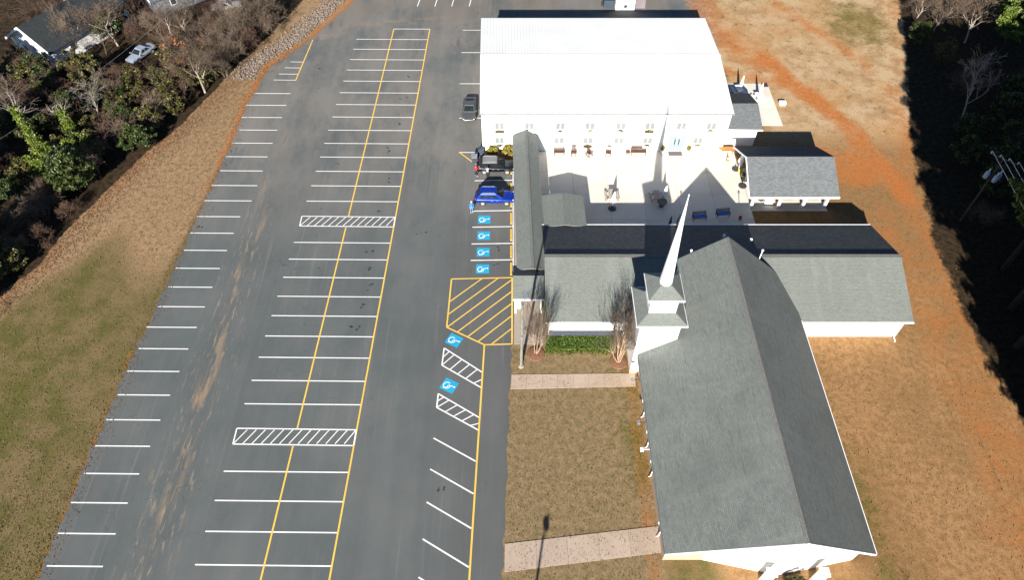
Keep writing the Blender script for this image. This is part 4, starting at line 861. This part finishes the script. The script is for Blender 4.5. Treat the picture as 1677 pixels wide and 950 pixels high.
tag(M().box(20.0,21.7,69.55,70.3,Z,Z+.03).build('door_mat', pm('mat_fibre',(0.17,0.14,0.13),(0.12,0.1,0.09),12,0.95)),'brown grey mat in front of the hall doors','mat')
def potted(label, x, y, mat):
    t = thing('potted_plant', label, 'plant', (x,y,Z), 'plants beside the hall doors'); M().lathe([(.16,0),(.24,.42),(.2,.42)],10,(x,y,Z)).build('pot', WPLAS, t); leaves(M(),140,(x,y,Z+.72),(.28,.28,.38),.09).build('foliage', mat, t)
potted('yellow green potted plant left of the hall doors',19.2,70.15,LFY); potted('yellow green potted plant right of the hall doors',22.5,70.15,LFY)

# ------------------------------------------------------------------ vegetation
def grow(tm, cm, p, d, L, r, dep, mx, spread, nch, up=0.25, rmin=.008):
    pts, rad = [p.copy()], [r]; q = p.copy(); dd = d.copy(); n = 3 if dep < 2 else 2
    for i in range(n):
        dd = (dd+Vector((random.gauss(0,.16),random.gauss(0,.16),random.gauss(0,.10)+up*.35))).normalized()
        q = q+dd*L/n; pts.append(q.copy()); rad.append(max(rmin, r*(1-.55*(i+1)/n)))
    (tm if dep < 2 else cm).tube(pts, rad, 6 if dep == 0 else (4 if dep == 1 else 3), cap=False)
    if dep >= mx: return
    k = nch if dep > 0 else nch+2
    for i in range(k):
        t_ = .35+.65*(i+random.random())/k if dep else .45+.55*(i+random.random())/k
        j = min(int(t_*n), n-1); f = t_*n-j; b = pts[j].lerp(pts[j+1],f)
        ax = dd.orthogonal(); ax.rotate(Matrix.Rotation(random.uniform(0,6.283),3,dd)); nd = (dd*math.cos(spread)+ax*math.sin(spread*random.uniform(.7,1.25))).normalized()
        grow(tm, cm, b, nd, L*random.uniform(.52,.78), max(rmin,rad[j]*.58), dep+1, mx, spread, nch, up, rmin)
def bare_tree(name, cat, hgt, bark, twig, mx=4, spread=.62, nch=4, stems=1, up=.25, rmin=.012):
    t = thing(name, '', cat); tm, cm = M(), M()
    for s_ in range(stems):
        a = 6.283*s_/max(stems,1)+random.random()*.6; d = Vector((0,0,1)) if stems == 1 else Vector((.34*math.cos(a),.34*math.sin(a),1)).normalized()
        b = Vector((0,0,-.1)) if stems == 1 else Vector((.13*math.cos(a),.13*math.sin(a),-.1))
        grow(tm, cm, b, d, hgt*.46*random.uniform(.85,1.1), hgt*(.017 if stems == 1 else .010), 0, mx, spread, nch, up, rmin)
    tm.build('trunk', bark, t, uv=False); cm.build('crown', twig, t, uv=False); return t
def leafy_tree(name, cat, hgt, wid, leaf, ncl=40, per=70, s=.11, bark=None, trunk=True, low=.15):
    t = thing(name, '', cat); tm, cm = M(), M()
    pts = []
    for i in range(ncl):
        d = Vector((random.gauss(0,1),random.gauss(0,1),random.gauss(0,1))).normalized(); r = random.uniform(.45,1)**.6
        zc = hgt*(low+(1-low)/2); p = Vector((d.x*r*wid/2, d.y*r*wid/2, zc+d.z*r*hgt*(1-low)/2*.92)); pts.append(p)
        k = random.uniform(.6,1.25); leaves(cm, int(per*k), tuple(p), (wid*.13*k,wid*.13*k,wid*.11*k), s)
    tm.tube([(0,0,-.2),(.05,0,hgt*.4),(0,.05,hgt*.8)],[hgt*.022,hgt*.016,hgt*.006],6,cap=False)
    for p in pts[::2]: tm.tube([(0,0,max(.1,p.z-.35*wid)),tuple(p*.6+Vector((0,0,p.z*.35))),tuple(p)],[.05,.03,.012],3,cap=False)
    tm.build('trunk', bark or BARK, t, uv=False); cm.build('crown', leaf, t, uv=False); return t
PBARK = pm('pine_bark', (0.035,0.026,0.020), (0.022,0.017,0.013), 6, 0.95, src='obj')
def pine_tree(hgt, rad, base=.35):
    t = thing('pine_tree','','tree'); tm, cm = M(), M()
    tm.tube([(0,0,-.3),(.1,.05,hgt*.5),(0,0,hgt)],[hgt*.014,hgt*.010,.03],6,cap=False)
    z = hgt*base
    while z < hgt*.99:
        f = (z/hgt-base)/(1-base); R_ = rad*(1-.75*f**1.4)*(.55+.45*min(1,f*5)); 
        for k in range(random.randint(4,6)):
            a = random.random()*6.283; L = R_*random.uniform(.7,1.1); e = Vector((math.cos(a)*L,math.sin(a)*L,z+L*random.uniform(.05,.35)))
            tm.tube([(0,0,z),tuple(Vector((0,0,z)).lerp(e,.55)+Vector((0,0,-.1))),tuple(e)],[.06,.04,.015],3,cap=False)
            for j in range(max(3,int(L*2.0))):
                q = Vector((0,0,z)).lerp(e,.35+.65*(j+.6)/max(3,int(L*2.0)))+Vector((random.gauss(0,.22),random.gauss(0,.22),random.gauss(0,.12)))
                leaves(cm, 24, tuple(q), (.46,.46,.32), .30, ratio=.24)
        z += hgt*.030*random.uniform(.8,1.2)
    tm.build('trunk', PBARK, t, uv=False); cm.build('crown', PINE, t, uv=False); return t
bareA = bare_tree('bare_tree','tree',9,PALEB,TWIGG,5,.58,4,rmin=.008); bareB = bare_tree('bare_tree','tree',8,BARK,TWIGB,5,.66,3,rmin=.008); bareC = bare_tree('bare_tree','tree',8,PALEB,PALEB,5,.52,3,up=.1,rmin=.009)
brushA = bare_tree('bare_brush','shrub',3.6,TWIGG,TWIGG,4,.62,4,4,rmin=.007); brushB = bare_tree('bare_brush','shrub',3.2,TWIGB,TWIGB,4,.75,4,4,rmin=.007)
oliveA = leafy_tree('olive_shrub','shrub',4.2,3.0,LFO,34,60,.10); oliveB = leafy_tree('olive_shrub','shrub',3.2,3.0,LFO,30,55,.09); everA = leafy_tree('evergreen_tree','tree',6.0,5.0,LFD,70,75,.12); everB = leafy_tree('evergreen_tree','tree',4.2,3.6,LFD,44,65,.11)
brownT = leafy_tree('brown_leaf_tree','tree',5.5,3.8,LFB,40,35,.09)
pineA = pine_tree(24,4.8,.44); pineB = pine_tree(20,4.3,.3); pineC = pine_tree(14,3.6,.18)
def ivy(hgt):
    t = thing('ivy_tree','','tree'); tm, cm = M(), M()
    tm.tube([(0,0,-.3),(.1,0,hgt*.5),(0,0,hgt*.82)],[.24,.18,.10],7,cap=False)
    for k in range(7):
        a = random.random()*6.283; z = hgt*random.uniform(.6,.82); tw = M()
        grow(tm, tm, Vector((0,0,z)), Vector((math.cos(a)*.8,math.sin(a)*.8,.7)).normalized(), hgt*.22, .05, 1, 3, .6, 3)
    for i in range(60):
        z = hgt*.82*(i/60)**.95; w_ = .52+.75*(1-i/60)**2+random.uniform(-.12,.2); leaves(cm, 95, (random.gauss(0,.12),random.gauss(0,.12),z), (w_,w_,.30), .10)
    tm.build('trunk', PALEB, t, uv=False); cm.build('ivy', LFI, t, uv=False); return t
ivyA = ivy(10.0); ivyB = ivy(6.5)
ivyM = leafy_tree('ivy_mound','shrub',3.2,3.6,LFI,40,120,.065)
def put(pr, x, y, rz=None, sc=1, label=None, group=None, z=None):
    return place(pr, USED, (x,y,gh(x,y) if z is None else z), random.random()*6.28 if rz is None else rz, sc, label, group)
LM = [((-55.8,94),'the silver blue sedan'),((-60.3,70.5),'the tall ivy trunk'),((-57.6,74),'the shorter ivy trunk'),((-52.6,63.2),'the large dark evergreen'),((-42.8,83),'the big pale bare tree'),((-48.6,90),'the orange brown tree'),((-68,94),'the dark roofed house'),((-47.5,71.5),'the narrow grass strip'),((-54,51.5),'the olive shrubs at lower left'),((-39,95),'the stone bank'),((52.5,58),'the utility pole'),((60.3,77),'the whitish bare tree at right'),((75,96),'the sunlit pines'),((-46.4,107.5),'the far white car'),((-55,107),'the blue grey roofed house')]
TAKEN = set()
def where(base, x, y):
    for (lx,ly), nm in sorted(LM, key=lambda q: math.hypot(q[0][0]-x,q[0][1]-y))[:4]:
        dx, dy = x-lx, y-ly
        d = ('right of' if dx > 0 else 'left of') if abs(dx) > abs(dy) else ('behind' if dy > 0 else 'in front of')
        for far in ('close ' if math.hypot(dx,dy) < 5 else 'some way ', 'just a little ' if math.hypot(dx,dy) < 3 else ''):
            l = ('%s %s%s %s' % (base, far, d, nm)).replace('close in front','close in front')
            if l not in TAKEN and len(l.split()) <= 16: TAKEN.add(l); return l
    return base+' among its like'
# single ones that can be told apart (left woods)
put(ivyA,-60.3,70.5,0,1.0,'tall trunk wrapped in bright yellow green ivy at the left','ivy covered trunks'); put(ivyB,-57.6,74.0,1,.95,'shorter ivy wrapped trunk with pale bare branches on top','ivy covered trunks')
put(ivyM,-57.4,66.6,0,1.4,'bright ivy mound at the foot of the tall ivy trunk'); put(ivyM,-54.6,69.2,2,1.2,'smaller ivy mound behind the large dark evergreen'); put(everA,-52.6,63.2,0,1.05,'large dark green evergreen at the edge of the field')
put(everB,-54.9,66.2,1,1.1,'dark evergreen between the ivy mound and the field'); put(everB,-46.8,71.3,2,.75,'small dark evergreen beside the narrow grass strip'); put(everB,-48.7,72.0,3.0,.8,'second small evergreen beside the narrow grass strip')
put(bareA,-42.8,83.0,0,.98,'big pale bare tree at the edge of the lot grass'); put(bareB,-45.3,84.6,1,.95,'brown bare tree behind the big pale one'); put(brownT,-48.6,90.0,0,1.0,'small tree holding orange brown leaves near the silver car')
put(bareC,-56.4,78.5,0,.95,'pale forked bare tree behind the shorter ivy trunk')
LB = 'bare twiggy brush of the left woods'
for x,y,s_ in ((-53.5,55.2,.95),(-54.7,58.5,1.1),(-56.8,61.5,1.1),(-55.2,53.2,.9),(-57.8,57.5,1.0),(-52.2,58.8,.8),(-59.5,64.5,1.1)): put(random.choice((brushA,brushB)),x,y,None,s_,where('bare twiggy brush',x,y),'brush of the left woods')
for x,y,s_ in ((-40.9,86.8,1.2),(-40.0,90.2,1.3),(-38.9,93.6,1.25),(-37.9,97.2,1.3),(-41.8,92.5,1.4),(-40.6,96.2,1.5),(-39.6,100.5,1.4),(-42.2,99.5,1.5),(-37.6,102.0,1.2),(-43.9,96.0,1.4),(-41.2,104.2,1.3),(-44.4,88.7,1.2)): put(random.choice((brushA,brushB,brushA)),x,y,None,s_,where('grey bare brush',x,y),'brush above the stone bank')
for x,y,s_ in ((-40.8,95.0,.75),(-43.4,101.5,.8)): put(bareA,x,y,None,s_,where('grey bare tree',x,y),'bare trees above the stones')
OL = 'olive leaved shrub of the left woods'
for x,y,s_ in ((-54.0,50.6,.8),(-55.6,49.0,.95),(-56.8,52.0,.9),(-58.5,54.5,.9)): put(random.choice((oliveA,oliveB)),x,y,None,s_,where('low olive shrub',x,y),'olive shrubs at the lower left')
cand = []
tries = 0
while len(cand) < 105 and tries < 9000:
    tries += 1; y = random.uniform(62,93); x = random.uniform(-72,-42)
    w_ = float(at_y(WEDGE,np.array([y]))[0])
    if x > w_-1.6 or x < -.76*(.6285*y+45.8): continue
    if -60 < x < -50 and y > 87.5: continue
    if y > 88 and x < -62: continue
    if min([math.hypot(x-a,y-b) for a,b in cand]+[9]) < 1.55: continue
    if min(math.hypot(x-a,y-b) for a,b in ((-60.3,70.5),(-57.6,74),(-52.6,63.2),(-56.4,78.5))) < 1.4: continue
    cand.append((x,y))
for i,(x,y) in enumerate(cand):
    q = random.random()
    if q < .52: put(random.choice((oliveA,oliveB)),x,y,None,random.uniform(.7,1.15),where('olive shrub',x,y),'olive shrubs of the left woods')
    elif q < .72: put(everB,x,y,None,random.uniform(.6,.9),where('small dark evergreen',x,y),'evergreens of the left woods')
    elif q < .93: put(random.choice((brushA,brushB)),x,y,None,random.uniform(.8,1.3),where('bare twiggy brush',x,y),'brush of the left woods')
    else: put(random.choice((bareB,bareB,bareB,bareA)),x,y,None,random.uniform(.6,.85),where('slim bare tree',x,y),'bare trees of the left woods')
for x,y,s_ in ((-66,96,.9),(-63.5,93.5,.7),(-60.5,97.0,1.0),(-58.0,101,1.0),(-53.0,99.5,.8),(-70,101.5,1.0),(-49.5,98,.9),(-63,104,1.1),(-50.0,104,.8),(-73.5,93,.9),(-69.5,89.5,.8)):
    put(random.choice((bareA,bareB)),x,y,None,s_,where('bare yard tree',x,y),'bare trees of the far yard')
for x,y,s_ in ((-72.0,90.5,.9),(-68.0,88.0,1.0),(-64.5,91.0,.8),(-62.0,98.5,1.1),(-61.5,102.0,.9)): put(random.choice((oliveA,everB)),x,y,None,s_,where('leafy shrub',x,y),'shrubs by the houses')
for x,y in ((-57.5,42.5),(-59,36),(-67,49),(-62,40),(-70,55),(-68,62),(-64,33),(-72,70),(-76,78)): put(random.choice((pineC,everA)),x,y,None,random.uniform(.8,1),'tree of the left woods standing outside the view','outer trees of the left woods')
for x,y,s_ in ((-65.5,87.0,1.2),(-62.5,88.0,1.2),(-68.5,86.5,1.3),(-60.5,90.0,1.1),(-66.8,93.8,.9),(-71,88.5,1.2),(-58.5,98.5,1.1),(-55.5,100.5,1.2),(-52,101.5,1.2),(-49,94.5,1.2),(-47,98.5,1.3),(-46,93,1.2),(-47.5,103,1.3)): put(random.choice((brushB,brushB,brushA)),x,y,None,s_,where('brown tangled brush',x,y),'tangled brush of the yard')
for x,y,s_ in ((-65,98,1.0),(-69,96.5,1.0),(-72,99,1.1),(-61.5,94.8,.8),(-52.5,96.3,.85),(-47.3,88.5,.9)): put(bareB,x,y,None,s_,where('brown bare tree',x,y),'bare trees of the far yard')
# right woods: tall pines south of the view throw the shade, lit pines and pale bare trees far right
for x,y,s_ in ((47.6,9,.85),(47.5,1,.95),(50,14,1),(52,24,1),(51.5,34,.9),(56,8,1.05),(57,19,1.1),(58,30,1.05),(55.8,41,.95),(61,38,1.1),(60.2,47.5,1.0),(64,26,1.1),(66,12,1.1),(66.5,44,1.1),(65,54,1.0),(70,35,1.1),(71,52,1.1),(69.5,60.5,1.0),(74,66,1.05),(76,45,1.1),(77,58,1.1),(80,70,1.0),(82,60,1.1),(86,72,1.1),(74,22,1.1),(60,-3,1),(70,2,1.1),(53,-8,1),(49,-12,.9),(63.5,5,1),(61.5,17,1),(54.5,-2,1),(84,50,1.1),(90,64,1.1),(50.9,40,1.1),(52.6,45,1.1),(54.2,50.5,1.1),(48.6,31.5,1.0),(48.6,25.5,.95),(48.4,18.5,.85),(46.6,14,.8),(50.0,21,.85),(50.6,27,.9),(48.8,8,.9),(49.6,30,.9),(52.6,38.5,.95),(55.0,44,1.0),(60.0,50.5,1.0),(54.5,36,1.0),(57.5,44.5,1.0),(57.8,51.5,1.0),(61.5,55.5,1.0),(46.5,3,.85),(48,-4,.9),(50,-4,1.0),(55,14,1.0),(54,29,1.0),(62,31,1.0),(67.8,50,1.05),(73,59,1.0),(64.5,61.5,.95),(70,68,.95)):
    put(random.choice((pineA,pineA,pineB)),x,y,None,s_,'tall dark pine of the right woods','pines of the right woods',0)
put(bareC,60.3,77.0,2.2,1.15,'whitish bare tree catching the sun in front of the dark right woods',None,0); put(bareA,68.2,95.5,1.0,1.05,'grey bare tree between the sunlit pines at top right',None,0)
for x,y,s_ in ((70.5,90.5,.72),(73.5,95.5,.9),(77.5,92,.95),(78,99,1.0),(74,101.5,.9),(82,96,1.0),(80,104,1.0),(71.5,107,.9),(86,102,1.0)): put(random.choice((pineC,pineB)),x,y,None,s_,where('sunlit green pine',x,y),'sunlit pines at the top right',0)
for x,y,s_ in ((67,101,.9),(65.5,106,1),(64.5,98.5,.8),(69,112,1),(62.5,101,.8)): put(random.choice((bareA,bareB)),x,y,None,s_,where('dim bare tree',x,y),'bare trees of the right woods',0)
for x,y,s_ in ((57.5,62,1.1),(60,66,1.2),(62.5,70,1.2),(56.5,68,1.0),(64.5,75,1.3),(58.7,72.5,1.0),(67.5,79.5,1.2),(63,82.5,1.1),(66.5,86.5,1.2),(62.2,90.0,1.0),(55,57.5,.9),(71,84,1.3),(60.5,95,.9)): put(random.choice((everB,brushA,oliveA,brushB)),x,y,None,s_,where('shaded undergrowth shrub',x,y),'undergrowth of the right woods',0)
put(bareB,29.5,1.5,None,1.1,'bare tree south of the church that throws a soft shadow',None,0)
# crepe myrtles in mulch rings, round shrubs, ground cover
myr = bare_tree('crepe_myrtle','tree',7.4,MYRB,TWIGG,4,.27,4,6,up=.55,rmin=.0065)
for (x,y,rz,s_,lab) in ((2.4,39.3,0,.98,'bare multi-stemmed myrtle in a mulch ring near the light pole'),(10.6,38.35,2,1.06,'bare multi-stemmed myrtle in a mulch ring near the steeple')):
    put(myr,x,y,rz,(s_*(.66 if x < 5 else .85),s_*(.66 if x < 5 else .85),s_*.97),lab,'bare myrtles',0.05)
    o = M().lathe([(.9,.0),(.85,.10),(.45,.17),(.05,.18)],18,(x,y,0)).build('mulch_ring', MULCH); tag(o,'round brown mulch ring under the '+('first myrtle by the light pole' if x<5 else 'myrtle by the steeple'),'mulch ring','mulch rings')
for x, s_, lab in ((-2.45,1.0,'round yellow green shrub nearer the lot in the planting bed'),(-.45,1.05,'round yellow green shrub nearer the walkway in the planting bed')):
    t = thing('round_shrub', lab, 'shrub', (x,69.75,0)); M().tube([(x,69.75,0),(x,69.75,.6)],.05,5).build('stem', BARK, t); cm = M()
    for i in range(26):
        d = Vector((random.gauss(0,1),random.gauss(0,1),abs(random.gauss(0,1)))).normalized(); leaves(cm,60,(x+d.x*.62*s_,69.7+d.y*.55*s_,.45+d.z*.85*s_),(.24,.24,.22),.07)
    cm.build('foliage', LFY, t, uv=False)
def scatter(name, n, region, s, mat, label, cat, z=0.0, tall=0.0):
    """free little quads on the ground; region(n) -> x, y arrays"""
    x, y = region(n); C = np.stack([x,y,np.full(len(x),z)],-1)
    u = rng.normal(size=(len(x),3)); u[:,2] = rng.normal(size=len(x))*.25; u /= np.linalg.norm(u,axis=1)[:,None]
    v = np.cross(u,np.array([0,0,1.0])+rng.normal(size=(len(x),3))*.35)
    if tall: v = np.array([0,0,1.0])+rng.normal(size=(len(x),3))*.5
    v /= np.linalg.norm(v,axis=1)[:,None]; k = s*(.5+rng.random((len(x),1)))
    m = M(); m.quads(C+(np.array([0,0,1.0])*k*tall if tall else 0), u*k*(.45 if tall else 1), v*k*(1 if tall else .6))
    o = m.build(name, mat, uv=False); return tag(o,label,cat,kind='stuff')
def rect(x0,x1,y0,y1): return lambda n: (rng.uniform(x0,x1,n), rng.uniform(y0,y1,n))
def field(n):
    y = rng.uniform(14,100,n); l = at_y(LEDGE,y); w_ = at_y(WEDGE,y); w_ = np.maximum(w_,-.75*(.6285*y+45.8)); return l+(w_-l)*rng.random(n), y
def edge_l(n):
    y = rng.uniform(14,96,n); return at_y(LEDGE,y)+rng.normal(0,.5,n)+.15, y
def eastf(n):
    x = rng.uniform(28.7,60,n); y = rng.uniform(14,108,n); ok = (x < at_y(REDGE,y)+1)&~((x<40)&(y>40.5)&(y<92)); return x[ok], y[ok]
scatter('ground_cover',5200,rect(3.4,10.3,39.7,41.4),.075,LFH,'low green ground cover along the west wing wall','ground cover',.10,.8)
scatter('ground_cover',900,lambda n:(rng.uniform(3.3,10,n),39.6+rng.normal(0,.22,n)),.07,LFI,'bright green fringe in front of the ground cover','ground cover',.04,.8)
scatter('grass_tufts',9000,rect(-.4,12.2,14.5,40),.036,DRYG,'short dry lawn grass between lot and nave','grass',.02,.7)
scatter('grass_tufts',15000,field,.042,DRYG,'dry grass of the field left of the lot','grass',.02,.7)
scatter('grass_tufts',14000,eastf,.042,DRYG,'sparse dry grass on the dirt east of the church','grass',.02,.7)
def edge_w(n):
    y = rng.uniform(44,92,n); return at_y(WEDGE,y)+np.abs(rng.normal(0,1.6,n)), y
scatter('fallen_leaves',5200,edge_w,.055,DEADL,'drift of brown leaves along the edge of the left woods','leaves',.03)
scatter('fallen_leaves',3500,field,.045,DEADL,'fallen brown leaves on the left field','leaves',.03); scatter('fallen_leaves',2600,edge_l,.045,DEADL,'fallen leaves along the left edge of the lot','leaves',.03)
# stone bank above the far end of the lot
rk = M()
for i in range(2600):
    y = random.uniform(86,116); xl = float(at_y(LEDGE,np.array([y]))[0]); x = xl-random.triangular(.9,5.4,2.4); s_ = random.uniform(.08,.21)
    c = Vector((x,y,.05+.06*random.random())); v = [c+Vector((random.uniform(.6,1)*s_*a,random.uniform(.6,1)*s_*b,random.uniform(.5,.9)*s_*d)) for a,b,d in ((1,0,0),(0,1,0),(-1,0,0),(0,-1,0),(0,0,1),(0,0,-1))]
    rk.add(v,[(0,1,4),(1,2,4),(2,3,4),(3,0,4),(1,0,5),(2,1,5),(3,2,5),(0,3,5)])
tag(rk.build('stone_bank', leaf_mat('pale_stones',(0.235,0.19,0.16),(0.09,0.068,0.054),.9), uv=False),'bank of pale loose stones beside the far end of the lot','stones',kind='stuff')

# ------------------------------------------------------------------ utility pole, wires, houses, oddments
up = thing('utility_pole','wooden utility pole with three transformers in front of the right woods','utility pole',(52.5,58,0))
M().tube([(52.5,58,-.2),(52.5,58,9.7)],[.13,.09],8).build('pole', BARK, up)
a0, a1 = Vector((51.4,58.9,9.4)), Vector((53.6,57.0,9.4))
M().tube([a0,a1],.05,5).build('crossarm', POLEW, up)
for i,(dx,dy) in enumerate(((-.55,.1),(.1,-.55),(.6,-.2))):
    tr = M().lathe([(.05,6.6),(.23,6.65),(.25,6.75),(.25,7.35),(.18,7.5),(.05,7.55)],12,(52.5+dx,58+dy,0)).build('transformer', pm('transformer_grey',(0.36,0.50,0.62),(0.30,0.42,0.52),3,0.5), up); M().lathe([(.05,7.55),(.07,7.7),(.04,7.95)],8,(52.5+dx,58+dy,0)).build('bushing', WPLAS, tr)
for i in range(4):
    p = a0.lerp(a1,.03+.31*i); M().lathe([(.03,0),(.07,.08),(.05,.22),(.02,.26)],8,tuple(p+Vector((0,0,.07)))).build('insulator', WPLAS, up)
def wire(label, a, b, sag, r=.018, mat=GMETAL, n=14):
    a, b = Vector(a), Vector(b); o = M().tube([a.lerp(b,i/n)-Vector((0,0,sag*4*(i/n)*(1-i/n))) for i in range(n+1)],r,4).build('overhead_wire', mat, uv=False); tag(o,label,'wire')
for i,l in enumerate(('westmost','second','third','eastmost')):
    p = a0.lerp(a1,.03+.31*i)+Vector((0,0,.35)); wire('%s overhead wire running south from the utility pole crossarm'%l, p, (p.x-2.5,-25,p.z+.2), 1.1, .026, WPLAS)
wire('upper left overhead wire crossing the wooded yard',(-55.5,101,6.2),(-66,60,6.2),.8,.016); wire('overhead wire above the olive shrubs nearer the lot',(-47.5,97,6),(-62,62,6),.8,.016)
def house(label, c, rz, L, Wd, ez, rzz, wallm, roofm):
    t = thing('house', label, 'house', (0,0,0)); o_ = .5
    M().quad((0,0,0),(L,0,0),(L,0,ez),(0,0,ez)).build('wall', wallm, t); M().quad((L,Wd,0),(0,Wd,0),(0,Wd,ez),(L,Wd,ez)).build('wall', wallm, t)
    M().quad((0,Wd,0),(0,0,0),(0,0,ez),(0,Wd/2,rzz-.15),(0,Wd,ez)).build('gable_wall', wallm, t); M().quad((L,0,0),(L,Wd,0),(L,Wd,ez),(L,Wd/2,rzz-.15),(L,0,ez)).build('gable_wall', wallm, t)
    k = (rzz-ez)/(Wd/2)*o_
    M().slab([(-o_,-o_,ez-k),(L+o_,-o_,ez-k),(L+o_,Wd/2,rzz),(-o_,Wd/2,rzz)],.12).build('roof', roofm, t); M().slab([(-o_,Wd/2,rzz),(L+o_,Wd/2,rzz),(L+o_,Wd+o_,ez-k),(-o_,Wd+o_,ez-k)],.12).build('roof', roofm, t)
    for a,b in (((-o_-.04,-o_,ez-k+.03),(-o_-.04,Wd/2,rzz+.03)),((-o_-.04,Wd/2,rzz+.03),(-o_-.04,Wd+o_,ez-k+.03))): rail('rake_board',a,b,.06,.35,WTRIM,t)
    for y in (Wd*.25,Wd*.7):
        wi = M().box(-.05,-.003,y-.5,y+.5,1.0,2.1).build('window', WTRIM, t); M().box(-.065,-.052,y-.42,y+.42,1.08,2.02).build('pane', GLASS, wi)
    for x in (L*.25,L*.6):
        wi = M().box(x-.5,x+.5,-.05,-.003,1.0,2.1).build('window', WTRIM, t); M().box(x-.42,x+.42,-.065,-.052,1.08,2.02).build('pane', GLASS, wi)
    ch = M().box(L*.6,L*.6+.7,Wd*.55,Wd*.55+.7,ez,rzz+.6).build('chimney', BRICK, t)
    t.location = c; t.rotation_euler = (0,0,rz); return t
house('dark roofed house with white rake boards in the top left woods',(-67.2,91.2,-1.4),R(62),14,8.5,3.0,5.6,WSID,shingle_mat('near_black_shingles',(0.030,0.036,0.038),(0.022,0.026,0.028)))
house('house with blue grey roof at the top edge behind the trees',(-56.8,105.2,-1.3),R(40),12,9,3.0,5.5,pm('grey_siding',(0.16,0.17,0.19)),shingle_mat('blue_grey_shingles',(0.10,0.14,0.19),(0.07,0.10,0.14)))
t = thing('plastic_table','white plastic table in the yard below the dark roofed house','table',(-66.6,91-.6,-1.4)); M().box(-67.2,-66.0,89.8,91.0,-.70,-.65).build('table_top', WPLAS, t)
for x in (-67.1,-66.1):
    for y in (89.9,90.9): M().tube([(x,y,-1.4),(x,y,-.7)],.03,5).build('leg', WPLAS, t)

fb = M().lathe([(1.3,.0),(1.25,.1),(.6,.22),(.05,.25)],16,(22.0,16.9,0)).build('front_bed', MULCH); struct(fb)
bush = leafy_tree('front_shrub','shrub',1.7,1.9,LFO,26,60,.07,low=.05); put(bush,22.6,16.75,0,.95,'olive shrub at the white south front of the church',None,.1)
